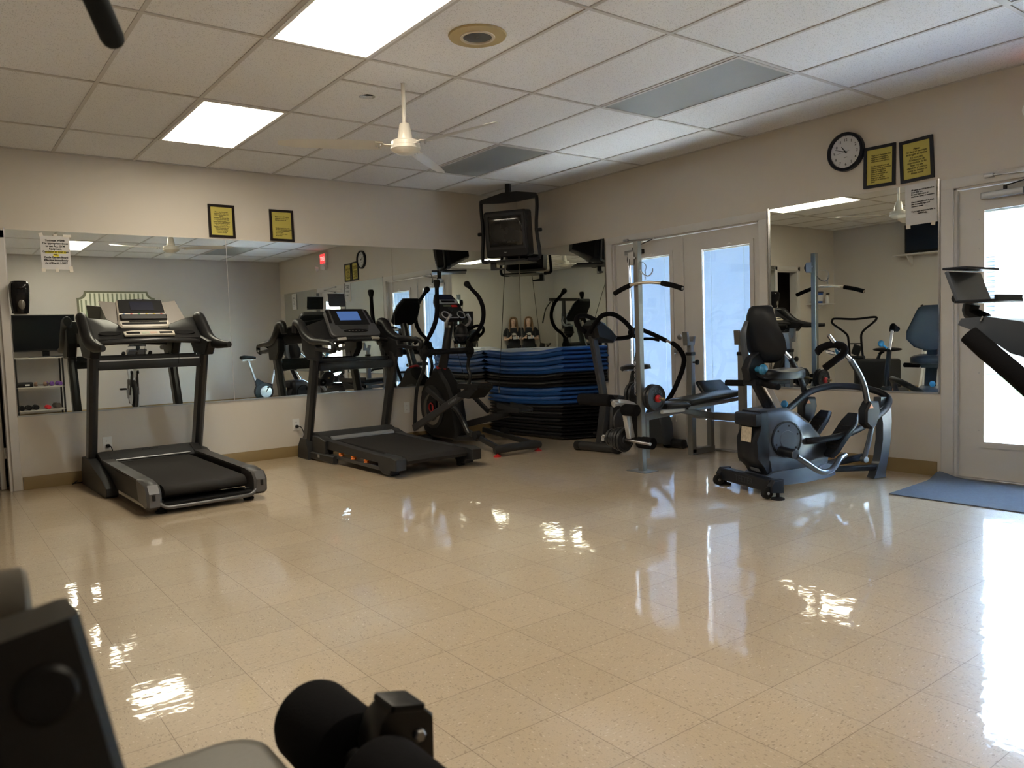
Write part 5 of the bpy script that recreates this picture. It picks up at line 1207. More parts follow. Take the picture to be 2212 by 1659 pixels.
# rack
for k, y in enumerate((-2.875, -3.42)):
    b = MB(); b.beam((-.345, y, .02), (-.345, y, .90), .055, .055, bev=.004); b.build('rack_upright', M_BEN, t)
    b = MB(); b.beam((-.345, y, .70), (-.345, y, 1.0), .042, .042, bev=.003); up_ = b.build('sliding_upright', M_BEN, t)
    b = MB(); b.box((-.345, y, .905), (.066, .066, .03), bev=.005); b.build('upright_cap', M_BLACK, t)
    b = MB(); b.prism([(-.05, -.02), (.045, -.02), (.06, .06), (.035, .06), (.02, .015), (-.02, .015), (-.035, .10), (-.06, .10)], (-.36, y, 1.0), (1, 0, 0), (0, 0, 1), .05); b.build('bar_cradle', M_BEN, t)
    b = MB(); b.cyl((-.345, y-.028, .83), (-.345, y-.065, .83), .008, 10); b.lathe([(.018, 0), (.024, .006), (.024, .018), (.014, .024)], (-.345, y-.062, .83), (0, -1, 0), 16); b.build('locking_knob', M_BLACK, t)
    b = MB(); b.beam((-.37, y, .0275), (-.06, y, .0275), .055, .055, bev=.004); b.build('rack_foot', M_BEN, t)
    b = MB(); b.beam((-.085, y, .03), (-.085, y, .45), .05, .05, bev=.004); b.build('rear_leg', M_BEN, t)
    b = MB(); b.beam((-.345, y, .42), (-.085, y, .42), .045, .045, bev=.004); b.build('side_rail', M_BEN, t)
b = MB(); b.beam((-.345, -2.85, .365), (-.345, -3.45, .365), .05, .06, bev=.004); b.build('rack_crossbar', M_BEN, t)
cp = thing('curl_pad', (-.30, -3.0, .56), 'black slanted curl pad lying on the rack end of the bench', 'pad')
Pq = [at(1526, 861, 1, -3.03), at(1588, 855, 1, -3.03), at(1554, 823, 1, -2.90), at(1504, 825, 1, -2.90)]
c_ = sum(Pq, Vector())/4; uX = (Pq[1]-Pq[0]).normalized(); nN = uX.cross((Pq[3]-Pq[0])).normalized(); uY = nN.cross(uX)
b = MB(); b.prism([((q-c_).dot(uX), (q-c_).dot(uY)) for q in Pq], c_, uX, uY, .045, bev=.012); b.build('pad', M_VIN, cp, ang=50)

# ------------------------------------------------------------ seated cross trainer
M_TEE = mat('slate_blue_plastic', (.060, .072, .095), .38, .15, coat=.15)
M_TED = mat('black_blue_plastic', (.012, .015, .022), .42)
M_TCH = mat('satin_dark_tube', (.13, .15, .18), .28, .8)
M_KNOB = mat('blue_knob', (.03, .19, .36), .35)
TO = Vector((-1.36, -4.20, 0)); TY = rad(-18); T = F(TO, TY)
t = thing('seated_cross_trainer', TO, 'dark blue grey seated cross trainer with swinging arms, under the square mirror', 'cross trainer')
b = MB(T); b.beam((0, .27, .085), (0, -.27, .085), .07, .085, bev=.008); b.build('rear_stabilizer', M_TED, t)
text_obj('lettering', ['TEETER'], .060, T((-.0365, 0, .116)), T((0, -1, 0))-T((0, 0, 0)), (0, 0, 1), mat('embossed_grey', (.030, .034, .045), .35), t, bold=.001)
for s in (-1, 1):
    b = MB(T); b.prism([(-.045, .05), (-.05, .09), (-.02, .13), (.05, .13), (.05, .04)], (0, s*.285, 0), (1, 0, 0), (0, 0, 1), .05, bev=.006); b.build('corner_cap', M_TED, t)
    b = MB(T); b.lathe([(.030, -.016), (.037, -.012), (.037, .012), (.030, .016)], (-.055, s*.27, .045), (0, 1, 0), 22); b.build('transport_wheel', M_RUBBER, t)
    b = MB(T); b.cyl((-.055, s*.27-.019, .045), (-.055, s*.27+.019, .045), .010, 12); b.build('wheel_hub', M_STEEL, t)
    b = MB(T); b.lathe([(.042, 0), (.042, .010), (.012, .018), (.010, .05)], (.015, s*.29, 0), (0, 0, 1), 22); b.build('levelling_foot', M_RUBBER, t)
# base
b = MB(T); b.loft([[(x, -w, z0), (x, w, z0), (x, w*.9, z1), (x, -w*.9, z1)] for x, w, z0, z1 in ((.02, .12, .06, .10), (.12, .15, .055, .145), (.35, .13, .05, .15), (.62, .06, .05, .15), (.70, .04, .06, .13))]); b.build('base_cover', M_TEE, t)
# main shroud
out = [(.03, .22), (.08, .20), (.10, .12), (.45, .12), (.60, .16), (.615, .24), (.565, .33), (.46, .44), (.34, .53), (.26, .565), (.10, .56), (.035, .545), (.035, .45), (-.005, .37), (.0, .28)]
b = MB(T); b.prism(out, (0, 0, 0), (1, 0, 0), (0, 0, 1), .21, bev=.028); sh = b.build('flywheel_shroud', M_TEE, t, ang=50)
outb = [(-.012, .22), (.05, .16), (.075, .12), (.095, .12), (.10, .22), (.09, .555), (.03, .555), (.022, .45), (-.02, .37), (-.018, .28)]
b = MB(T); b.prism(outb, (0, 0, 0), (1, 0, 0), (0, 0, 1), .225, bev=.02); b.build('rear_cover', M_TED, t, ang=50)
b = MB(T); b.box((.005, 0, .50), (.07, .23, .09), bev=.015); b.build('top_cap', M_TED, t)
b = MB(T); b.prism([(-.055, -.05), (.055, -.05), (.055, .05), (-.055, .05)], (-.024, -.02, .40), (0, -1, 0), (.10, 0, 1), .002); b.build('warning_label', mat('label_print', (.42, .36, .28), .6, var=.5, vscale=60), t)
b = MB(T); b.prism([(-.05, -.014), (.05, -.014), (.05, .014), (-.05, .014)], (.036, -.03, .155), (0, -1, 0), (-.6, 0, 1), .002); b.build('small_label', mat('label_grey', (.15, .16, .18), .6, var=.4, vscale=80), t)
for s in (-1, 1):
    cD = Vector((.235, s*.100, .355))
    b = MB(T); b.lathe([(.118, 0), (.124, .004), (.124, .012), (.112, .014), (.112, 0)], cD, (0, s, 0), 48, closed=True); b.build('disc_groove', M_TED, t)
    b = MB(T); b.lathe([(.112, 0), (.112, .010), (.06, .014), (.058, .018), (.02, .019)], cD, (0, s, 0), 48); ds = b.build('crank_disc', M_TEE, t)
    for k in range(6):
        a = rad(60*k+20); b = MB(T); q = cD+Vector((math.cos(a)*.092, s*.009, math.sin(a)*.092)); b.cyl(q, q+Vector((0, s*.006, 0)), .0065, 10); b.build('disc_bolt', M_INK, ds)
cr = Vector((.17, -.12, .285)); ce = Vector((.185, -.255, .275))
b = MB(T); b.cyl(cr, ce, .032, 18); b.build('crank_sleeve', M_TED, t)
b = MB(T); b.lathe([(.034, 0), (.034, .008), (.022, .010), (.012, .008)], ce, ce-cr, 20); b.build('sleeve_cap', M_TCH, t)
cf = Vector((.30, .12, .42)); b = MB(T); b.cyl(cf, cf+Vector((0, .13, 0)), .032, 18); b.build('crank_sleeve', M_TED, t)
# side links (curved chrome tubes)
b = MB(T); b.tube([(.19, -.262, .262), (.28, -.262, .205), (.37, -.262, .150), (.44, -.262, .140), (.50, -.255, .165), (.56, -.24, .215), (.62, -.22, .232)], .020, 14, smooth=4); b.build('side_link', M_TCH, t)
b = MB(T); b.tube([(.30, .24, .41), (.40, .24, .33), (.50, .235, .25), (.58, .22, .24)], .020, 14, smooth=4); b.build('side_link', M_TCH, t)
# arched loop frame
b = MB(T); b.tube([(.40, .18, .47), (.55, .22, .54), (.70, .22, .63), (.88, .20, .665), (1.05, .12, .655), (1.15, .03, .62), (1.17, -.05, .575), (1.10, -.10, .515), (.98, -.13, .46), (.82, -.16, .40), (.66, -.16, .355), (.50, -.14, .335), (.40, -.10, .33)], .0235, 16, smooth=5); b.build('loop_frame', M_TED, t)
# single front leg
b = MB(T); b.loft([[(x-w, -.02-.035, z), (x+w, -.02-.035, z), (x+w, -.02+.035, z), (x-w, -.02+.035, z)] for x, w, z in ((1.085, .055, .004), (1.09, .045, .03), (1.125, .036, .14), (1.15, .036, .28), (1.155, .04, .40), (1.14, .05, .52), (1.13, .03, .585))]); b.build('front_leg', M_TEE, t)
b = MB(T); b.prism([(-.03, 0), (.005, 0), (-.0, .045)], (1.107, -.0, .47), (0, -1, 0), (0, 0, 1), .002)
lg = MB(T)
lx = 1.098
lg.prism([(.012, -.03), (.032, -.03), (.018, .03)], (lx-.004, -.02, .50), (0, -1, 0), (0, 0, 1), .004); lg.build('logo', mat('aqua_logo', (.10, .50, .60), .4), t)
b.bm.free()
lg = MB(T); lg.prism([(-.032, -.03), (.006, -.03), (.008, .012)], (lx-.004, -.02, .50), (0, -1, 0), (0, 0, 1), .004); lg.build('logo', M_ALU, t)
b = MB(T); b.beam((.60, 0, .10), (1.11, -.02, .075), .05, .04, bev=.008); b.build('lower_beam', M_TED, t)
b = MB(T); b.beam((.60, 0, .13), (.96, -.03, .165), .045, .045, bev=.008); b.build('pedal_axle_beam', M_TED, t)
b = MB(T); b.tube([(.98, -.10, .42), (.94, -.10, .28), (.90, -.10, .165)], .018, 12); b.build('swing_strut', M_TCH, t)
b = MB(T); b.lathe([(.022, -.02), (.022, .02)], (.90, -.10, .16), (0, 1, 0), 16); b.build('strut_bushing', M_STEEL, t)
# arms
for s in (-1, 1):
    y = s*.27; dx = .0 if s > 0 else .06
    b = MB(T); b.prism([(-.05, -.10), (.0, -.14), (.04, -.12), (.075, -.02), (.06, .045), (-.01, .05), (-.05, -.01)], (.71+dx, y, .545), (1, 0, 0), (0, 0, 1), .085, bev=.012); bx = b.build('pivot_box', M_TED, t)
    b = MB(T); b.prism([(-.018, -.012), (.018, -.012), (0, .018)], (.70+dx, y-.044, .560), (1, 0, 0), (0, 0, 1), .003); b.build('warning_triangle', mat('faded_orange', (.45, .16, .07), .5), bx)
    b = MB(T); b.tube([(.71+dx, y, .58), (.68+dx, y, .70), (.635+dx, y, .79), (.58+dx*.8, y, .88)], .020, 14, smooth=4); b.build('swing_arm', M_TCH if s < 0 else M_TED, t)
    b = MB(T); b.tube([(.575+dx*.8, y, .887), (.50+dx*.5, y, .955), (.42+dx*.5, y, 1.05)], .0145, 12); b.build('arm_extension', M_CHROME, t)
    if s < 0:
        b = MB(T); b.tube([(.46, y+.05, .83), (.49, y-.01, .88), (.53, y-.05, .93), (.53, y-.035, .975), (.48, y+.02, .985), (.42, y+.06, .955), (.43, y+.05, .93)], .024, 14, smooth=5); b.build('hand_grip', M_FOAM, t)
        b = MB(T); b.cyl((.50, y, .925), (.45, y+.03, .945), .013, 12); b.build('grip_stub', M_CHROME, t)
    else:
        b = MB(T); b.tube([(.42, y, 1.05), (.38, y, 1.09), (.33, y, 1.08), (.28, y-.02, 1.06)], .024, 14, smooth=4); b.build('hand_grip', M_FOAM, t)
    b = MB(T); q = Vector((.56+dx, y+.02, .905)) if s > 0 else Vector((.60, y+.03, .90)); b.ell(q+Vector((.0, .045, .04)), (.026, .026, .030), 14, 10); b.cyl(q, q+Vector((0, .035, .03)), .009, 10); b.build('adjust_knob', M_KNOB, t)
# pedals
for s in (-1, 1):
    y = s*.13; z0 = (.215 if s < 0 else .29); x0 = (.55 if s < 0 else .60)
    d = Vector((.235, 0, .27)).normalized(); nrm_ = Vector((-d.z, 0, d.x)); L = .37 if s < 0 else .27
    b = MB(T); b.prism([(0, -.05), (.05, -.068), (L-.07, -.068), (L, -.045), (L, .045), (L-.07, .068), (.05, .068), (0, .05)], Vector((x0, y, z0))+nrm_*.0, d, (0, 1, 0), .035, bev=.008); pdl = b.build('foot_pedal', M_TED, t)
    b = MB(T)
    for k in range(7): q = Vector((x0, y, z0))+d*(.06+k*.032*(L/.37))+nrm_*.019; b.beam(q+Vector((0, -.055, 0)), q+Vector((0, .055, 0)), .006, .006)
    b.build('pedal_tread', M_RUBBER, pdl)
# seat
b = MB(T); b.beam((.235, 0, .55), (.125, 0, .73), .05, .10, up=(0, 1, 0), bev=.006); b.build('seat_post', M_CHROME, t)
b = MB(T); b.beam((.200, .030, .54), (.09, .030, .73), .04, .045, up=(0, 1, 0), bev=.004); b.build('post_rear_rail', M_TED, t)
b = MB(T); b.ell((.29, -.02, .585), (.024, .024, .026), 14, 10); b.build('adjust_knob', M_KNOB, t)
b = MB(T); R = []
for s, w, h0, h1 in ((0, .12, .79, .815), (.06, .17, .765, .835), (.3, .19, .755, .825), (.6, .18, .755, .82), (.88, .15, .76, .83), (1, .09, .775, .81)):
    x = .05+.37*s; w *= .86; R.append([(x, -w, h0+.01), (x, -w, h1-.01), (x, -w*.7, h1), (x, w*.7, h1), (x, w, h1-.01), (x, w, h0+.01), (x, w*.7, h0), (x, -w*.7, h0)])
b.loft(R); b.build('seat_cushion', M_TED, t, ang=60)
b = MB(T); b.beam((.02, 0, .745), (.30, 0, .745), .14, .04, bev=.008); b.build('seat_carriage', M_TED, t)
for s in (-1, 1):
    b = MB(T); b.tube([(.06, s*.11, .735), (.03, s*.17, .735), (.0, s*.235, .735)] if s > 0 else [(.10, -.06, .735), (.10, -.12, .725), (.10, -.20, .722)], .021, 14); b.build('seat_grip', M_FOAM, t)
b = MB(T); b.tube([(.09, -.02, .735), (.05, .09, .735)], .012, 10); b.build('grip_tube', M_TCH, t)
b = MB(T); b.prism([(.0, .76), (.10, .76), (.13, .86), (.08, .95), (.02, .92), (-.02, .84)], (0, -.0, 0), (1, 0, 0), (0, 0, 1), .08, bev=.01); b.build('back_bracket', M_TED, t)
b = MB(T); b.ell((.055, -.105, .835), (.034, .028, .036), 16, 12); b.cyl((.055, -.04, .835), (.055, -.09, .835), .020, 14); b.build('adjust_knob', M_KNOB, t)
# backrest shell
R = []
for z, w, xo in ((.875, .07, .10), (.90, .13, .09), (.97, .185, .06), (1.04, .185, .045), (1.12, .155, .035), (1.20, .125, .035), (1.245, .105, .045), (1.262, .07, .055)):
    r = []
    for k in range(18):
        a = 2*PI*k/18; r.append((xo+.045+.035*math.sin(a)+.05*(abs(math.cos(a))**2)*(w/.19), w*math.cos(a), z))
    R.append([(q[0], q[1]*1.14-.012, q[2]) for q in r])
b = MB(T); b.loft(R); b.build('backrest', M_TED, t, ang=60)
b = MB(T); b.tube([(.05, 0.05, .86), (.025, .05, .95), (.018, .05, 1.08), (.045, .05, 1.16)], [.03, .034, .030, .02], 8, smooth=3, flat=.5, up=(1, 0, 0)); b.build('back_spine', M_TEE, t)
# ------------------------------------------------------------ spin bikes
def spin_bike(o, yaw, label):
    T = F(o, rad(yaw)); t = thing('spin_bike', o, label, 'exercise bike')
    M_FR = mat('matte_black_frame', (.020, .022, .027), .4, .3)
    b = MB(T); b.cyl((-.26, .22, .04), (.26, .22, .04), .036, 18); b.build('front_stabilizer', M_BLACK, t)
    b = MB(T); b.cyl((-.26, -.50, .04), (.26, -.50, .04), .036, 18); b.build('rear_stabilizer', M_BLACK, t)
    b = MB(T); b.tube([(0, .22, .07), (0, .15, .09), (0, .0, .11), (0, -.50, .07)], .035, 10, smooth=3); b.build('base_rail', M_FR, t)
    b = MB(T); b.lathe([(.235, -.018), (.250, -.012), (.250, .012), (.235, .018), (.19, .012), (.03, .012), (.03, -.012), (.19, -.012)], (0, .10, .36), (1, 0, 0), 48, closed=True); fw = b.build('flywheel', M_DARK, t)
    for s in (-1, 1):
        b = MB(T); b.lathe([(.16, 0), (.165, .006), (.10, .014), (.03, .016)], (s*.040, .06, .36), (s, 0, 0), 40); b.build('silver_disc', mat('pale_blue_silver', (.50, .56, .62), .3, .5), t)
        b = MB(T); b.beam((s*.07, -.02, .30), (s*.08, -.02+s*.0, .30-s*.16), .018, .03, up=(1, 0, 0), bev=.004); b.build('crank_arm', M_STEEL, t)
        b = MB(T); b.box((s*.14, -.02, .30-s*.16), (.10, .10, .03), bev=.008); b.build('pedal', M_RUBBER, t)
        b = MB(T); b.beam((s*.055, .10, .36), (s*.035, .22, .72), .02, .045, up=(1, 0, 0), bev=.004); b.build('fork_blade', M_FR, t)
    b = MB(T); b.prism([(.10, .20), (.22, .16), (.24, .30), (.20, .60), (-.10, .62), (-.16, .40), (-.10, .20)], (0, -.10, 0), (0, 1, 0), (0, 0, 1), .07, bev=.015); b.build('chain_guard', M_BLACK, t)
    b = MB(T); b.box((0, .16, .095), (.14, .08, .05), bev=.008); b.build('wheel_guard', mat('orange_red_plastic', (.60, .10, .03), .4), t)
    b = MB(T); b.beam((0, -.10, .50), (0, -.28, .84), .04, .06, up=(0, 1, 0), bev=.006); b.build('seat_post', M_ALU, t)
    b = MB(T); R = []
    for s, w, h in ((0, .10, .04), (.15, .115, .055), (.45, .08, .05), (.75, .035, .04), (1, .022, .03)):
        y = -.44+.27*s; R.append([(-w, y, .865), (-w*.9, y, .865+h*.8), (0, y, .865+h), (w*.9, y, .865+h*.8), (w, y, .865), (0, y, .85)])
    b.loft(R); b.build('saddle', M_RUBBER, t, ang=60)
    b = MB(T); b.beam((0, -.40, .845), (0, -.16, .845), .03, .02); b.build('seat_slider', M_STEEL, t)
    b = MB(T); b.beam((0, .20, .66), (0, .38, .96), .045, .055, up=(0, 1, 0), bev=.006); b.build('handle_post', M_ALU, t)
    for s in (-1, 1):
        b = MB(T); b.lathe([(.02, 0), (.028, .01), (.028, .03), (.02, .035)], (s*.03, .25, .74), (s, 0, 0), 14); b.build('adjust_knob', M_RUBBER, t)
        b = MB(T); b.tube([(0, .34, .86), (s*.11, .32, .85), (s*.185, .345, .89), (s*.20, .40, .95), (s*.20, .47, 1.015), (s*.20, .525, 1.068)], [.020, .024, .030, .031, .031, .029], 16, smooth=4); b.build('hand_grip', M_FOAM, t)
    b = MB(T); b.tube([(0, .40, .94), (0, .44, 1.02), (0, .52, 1.09)], .02, 10); b.build('console_stem', M_FR, t)
    b = MB(T); b.loft([[(-.135, .575, 1.118), (.135, .575, 1.118), (.135, .585, 1.098), (-.135, .585, 1.098)], [(-.14, .50, 1.122), (.14, .50, 1.122), (.14, .51, 1.066), (-.14, .51, 1.066)], [(-.14, .40, 1.102), (.14, .40, 1.102), (.14, .43, 1.005), (-.14, .43, 1.005)], [(-.12, .33, 1.055), (.12, .33, 1.055), (.12, .37, .985), (-.12, .37, .985)]]); co = b.build('console', M_TEE, t)
    b = MB(T); b.beam((-.142, .508, 1.122), (-.1425, .515, 1.108), .004, .004); b.build('console_seam', M_ALU, co)
    b = MB(T); b.tube([(0, .555, 1.11), (0, .600, 1.135), (0, .598, 1.165)], .030, 10, smooth=3, flat=.8); b.build('holder_neck', M_TED, t)
    b = MB(T); b.prism([(-.125, 0), (.125, 0), (.125, .105), (-.125, .105)], (0, .590, 1.172), (1, 0, 0), (0, .36, 1), .012, bev=.003); th = b.build('tablet_holder', M_TEE, t)
    b = MB(T); b.box((0, .600, 1.280), (.25, .075, .008), bev=.002); b.build('top_clip', M_TED, th)
    b = MB(T); b.box((0, .545, 1.172), (.25, .11, .010), bev=.002); b.box((0, .488, 1.180), (.20, .010, .020), bev=.002); b.build('lower_tray', M_TED, th)
    b = MB(T); b.cyl((-.06, .622, 1.185), (.06, .622, 1.185), .016, 12); b.build('hinge_barrel', M_TED, th)
    return t
spin_bike((-3.0, -6.88, 0), 0, 'dark blue spin bike at the right edge, tablet holder and thick grip in view')
# small upright bike by the far wall, seen in the mirror
o = Vector((-.72, -7.0, 0)); t = thing('small_bike', o, 'small black bike with a bright silver disc, seen only in the long mirror', 'exercise bike'); T = F(o, 0)
b = MB(T); b.lathe([(.165, -.04), (.175, -.03), (.175, .03), (.165, .04)], (-.01, 0, .245), (0, 1, 0), 40); b.build('wheel_housing', M_BLACK, t)
for s in (-1, 1):
    b = MB(T); b.lathe([(.105, 0), (.108, .006), (.02, .012)], (.02, s*.041, .245), (0, s, 0), 36); b.build('silver_disc', mat('bright_silver_disc', (.75, .80, .84), .25, .3), t)
    b = MB(T); b.beam((.02, s*.055, .245), (.02+s*.05, s*.06, .33 if s > 0 else .16), .02, .014, bev=.003); b.box((.02+s*.05, s*.10, .33 if s > 0 else .16), (.07, .08, .02)); b.build('crank_arm', M_BLACK, t)
b = MB(T); b.prism([(-.14, .30), (-.17, .46), (-.12, .50), (.0, .42), (.16, .38), (.15, .30)], (0, 0, 0), (1, 0, 0), (0, 0, 1), .07, bev=.01); b.build('frame_body', M_BLACK, t)
b = MB(T); b.beam((-.16, 0, .46), (-.27, 0, .84), .035, .05, up=(0, 1, 0), bev=.005); b.build('seat_post', M_ALU, t)
b = MB(T); R = []
for s, w, h in ((0, .09, .05), (.2, .10, .06), (.5, .07, .05), (.8, .03, .04), (1, .02, .03)): x = -.40+.27*s; R.append([(x, -w, .88), (x, -w*.8, .88+h*.8), (x, 0, .88+h), (x, w*.8, .88+h*.8), (x, w, .88), (x, 0, .865)])
b.loft(R); b.build('saddle', M_RUBBER, t, ang=60)
b = MB(T); b.box((-.28, 0, .848), (.20, .04, .02)); b.cyl((-.31, 0, .80), (-.31, 0, .845), .008, 8); b.build('saddle_clamp', M_STEEL, t)
b = MB(T); b.cyl((.38, -.22, .035), (.38, .22, .035), .032, 14); b.build('front_stabilizer', M_BLACK, t)
b = MB(T); b.cyl((-.30, -.22, .035), (-.30, .22, .035), .032, 14); b.build('rear_stabilizer', M_BLACK, t)
b = MB(T); b.beam((-.30, 0, .06), (.38, 0, .06), .05, .04); b.build('base_rail', M_BLACK, t)
b = MB(T); b.beam((.14, 0, .36), (.30, 0, .98), .04, .05, up=(0, 1, 0), bev=.005); b.build('handle_post', M_ALU, t)
for s in (-1, 1):
    b = MB(T); b.tube([(.30, 0, .98), (.30, s*.14, 1.0), (.24, s*.20, 1.03), (.12, s*.20, 1.10)], .017, 10, smooth=3); b.build('handlebar', M_FOAM, t)

# ------------------------------------------------------------ multi gym at the camera's left, mostly out of frame
GY = -6.60
g = thing('multi_gym', (-6.2, GY, 0), 'black multi gym with foam leg rollers and grey seat corner, along the bottom edge', 'multi gym')
M_TAUPE = mat('taupe_vinyl', (.135, .125, .105), .42, bump=.15, bscale=120)
M_GYM = mat('black_gym_tube', (.014, .013, .012), .4, .2)
SX1 = -5.462; SZ = .612
b = MB(); R = []
for z, e in ((SZ-.062, .014), (SZ-.050, .003), (SZ-.016, 0), (SZ-.004, .006), (SZ, .020)):
    x0, x1, y0, y1 = -5.90+e, SX1-e, -6.76+e, -6.415-e; r = []
    for cx_, cy_, a0 in ((x1-.05, y1-.05, 0), (x0+.05, y1-.05, 90), (x0+.05, y0+.05, 180), (x1-.05, y0+.05, 270)):
        for k in range(6): a = rad(a0+k*18); r.append((cx_+.05*math.cos(a), cy_+.05*math.sin(a), z))
    R.append(r)
b.loft(R); b.build('seat_pad', M_TAUPE, g, ang=60)
b = MB(); b.box((-6.02, GY, .52), (.9, .06, .06), bev=.004); b.build('seat_beam', M_GYM, g)
# rollers along y in front of the seat
rc = Vector((-5.400, 0, .611)); r_ = .054
for y0, y1 in ((-6.440, -6.572), (-6.632, -6.81)):
    b = MB(); y0v, y1v = Vector((rc.x, y0, rc.z)), Vector((rc.x, y1, rc.z)); b.lathe([(r_-.012, 0), (r_-.003, .004), (r_, .014), (r_, abs(y1-y0)-.014), (r_-.003, abs(y1-y0)-.004), (r_-.012, abs(y1-y0))], y0v, (0, -1, 0), 40); b.build('foam_roller', M_FOAM, g)
b = MB(); b.cyl((rc.x, -6.42, rc.z), (rc.x, -6.81, rc.z), .012, 14); b.build('roller_axle', M_STEEL, g)
b = MB(); b.prism([(-.045, -.24), (.030, -.24), (.034, .028), (.022, .040), (-.018, .052), (-.036, .040), (-.046, .010)], (-5.352, -6.602, .630), (1, 0, 0), (0, 0, 1), .044, bev=.003); b.build('lever_plate', M_GYM, g)
b = MB(); b.box((-5.352, -6.602, .676), (.046, .050, .010), rot=rotm('Y', 14), bev=.003); b.build('lever_cap', M_BLACK, g)
b = MB(); q = Vector((-5.340, -6.624, .640)); b.lathe([(.008, 0), (.008, .005), (.006, .007)], q, (0, -1, 0), 6); b.build('lever_bolt', M_STEEL, g)
b = MB(); b.beam((-5.37, GY, .42), (-5.60, GY, .50), .045, .05, bev=.005); b.build('lever_arm', M_GYM, g)
# close post at the left with round cap
b = MB(); b.beam((-5.765, -6.862, .941), (-5.675, -6.935, .42), .10, .085, up=(0, 1, 0), bev=.006); b.build('side_post', M_GYM, g)
b = MB(); b.beam((-5.675, -6.935, .42), (-5.66, -6.88, .03), .07, .07, up=(0, 1, 0), bev=.006); b.build('side_post', M_GYM, g)
d_ = ray(100, 1500); k_ = .073/.521; t_ = (-6.9045-CAM_LOC.y-k_*(.941-CAM_LOC.z))/(d_.y-k_*d_.z)
b = MB(); b.lathe([(.015, -.004), (.017, .003), (.014, .006)], CAM_LOC+d_*t_, (0, -1, k_), 28); b.build('round_cap', M_BLACK, g)
b = MB(); b.lathe([(.026, 0), (.028, .003), (.024, .008)], (-5.752, -6.903, .885), (0, -1, 0), 28); b.bm.free()
b = MB(); b.cyl(at_t(-8, 1500, .47), at_t(60, 1760, .47), .0035, 12); b.build('guide_rod', M_CHROME, g)
b = MB(); b.cyl((-5.728, -6.72, .915), (-5.86, -6.72, .915), .030, 24); b.build('arm_roller', M_TAUPE, g)
b = MB(); b.beam((-5.84, -6.66, .93), (-5.80, -6.84, .80), .03, .03); b.build('roller_bracket', M_GYM, g)
# frame behind
b = MB(); b.beam((-6.22, GY, .02), (-6.22, GY, 1.98), .07, .07, bev=.005); b.build('main_upright', M_GYM, g)
b = MB(); b.beam((-6.70, GY, .03), (-5.50, GY, .03), .07, .06, bev=.005); b.build('floor_rail', M_GYM, g)
for x in (-6.68, -5.60):
    b = MB(); b.beam((x, GY-.30, .03), (x, GY+.30, .03), .06, .06, bev=.005); b.build('floor_foot', M_GYM, g)
b = MB(); b.beam((-6.70, GY, 1.95), (-5.80, GY, 1.95), .06, .07, bev=.005); b.build('top_boom', M_GYM, g)
b = MB(); b.beam((-6.66, GY, .03), (-6.66, GY, 1.95), .06, .06, bev=.005); b.build('rear_upright', M_GYM, g)
for s in (-1, 1):
    b = MB(); b.box((-6.45, GY+s*.16, .85), (.36, .012, 1.55), bev=.003); b.build('weight_shroud', mat('grey_shroud', (.30, .31, .31), .5), g)
for k in range(12):
    b = MB(); b.box((-6.46, GY, .12+k*.045), (.16, .28, .04), bev=.004); b.build('stack_plate', M_IRON, g)
b = MB(); b.box((-6.14, GY, .95), (.07, .28, .62), bev=.02); b.build('back_pad', M_TAUPE, g)
b = MB(); b.beam((-5.94, GY, .05), (-5.94, GY, .52), .05, .05); b.build('seat_post', M_GYM, g)
# press arm carrying the hanging grip seen at the top left
e0 = at_t(250, 98, 1.05); e1 = at_t(205, -5, 1.00)
dv = (e0-e1).normalized()
b = MB(); b.tube([(-5.86, GY+.05, 1.93), (-5.80, -6.50, 1.80), e1-dv*.10, e1-dv*.03], .0135, 12, smooth=4); b.build('press_arm', M_GYM, g)
b = MB(); Lg = (e0-e1).length+.10; b.lathe([(.010, 0), (.0135, .004), (.0155, .012), (.0155, Lg-.02), (.013, Lg)], e0, -dv, 24); b.build('hanging_grip', mat('slate_foam', (.028, .034, .04), .85, bump=.3, bscale=500), g)
b = MB(); b.tube([(-5.90, GY-.05, 1.93), (-5.84, -6.80, 1.75), (-5.90, -6.98, 1.52)], .0135, 12, smooth=4); b.build('press_arm', M_GYM, g)
b = MB(); b.tube([(-5.89, -6.96, 1.545), (-5.925, -7.05, 1.42)], .0165, 16); b.build('hanging_grip', _mats['slate_foam'], g)
# ------------------------------------------------------------ things along the rear and side walls (seen in the mirrors)
b = MB()
sh = thing('shelving_unit', (-4.28, -7.50, 0), 'grey open shelves below the flat television, seen in the mirror', 'shelving unit')
M_SHELF = mat('grey_shelf', (.36, .34, .31), .5)
for z in (1.030, .555, .175):
    b = MB(); b.box((-4.28, -7.50, z), (.68, .38, .022), bev=.003); b.build('shelf_board', M_SHELF, sh)
for x in (-4.61, -3.95):
    for y in (-7.32, -7.68):
        b = MB(); b.box((x, y, .515), (.025, .02, 1.03)); b.build('shelf_post', M_BLACK, sh)
tv = thing('flat_television', (-4.16, -7.46, 1.042), 'large black flat television standing on the open shelves, seen in the mirror', 'television')
b = MB(); b.box((-4.16, -7.46, 1.44), (.90, .05, .60), bev=.008); b.build('cabinet', M_BLACK, tv)
b = MB(); b.box((-4.16, -7.4335, 1.445), (.87, .004, .56)); b.build('screen', mat('flat_screen_black', (.006, .007, .009), .06), tv)
b = MB(); b.box((-4.16, -7.46, 1.050), (.50, .22, .015), bev=.004); b.build('stand', M_BLACKG, tv)
b = MB(); b.box((-4.16, -7.47, 1.10), (.10, .04, .10)); b.build('stand_neck', M_BLACKG, tv)
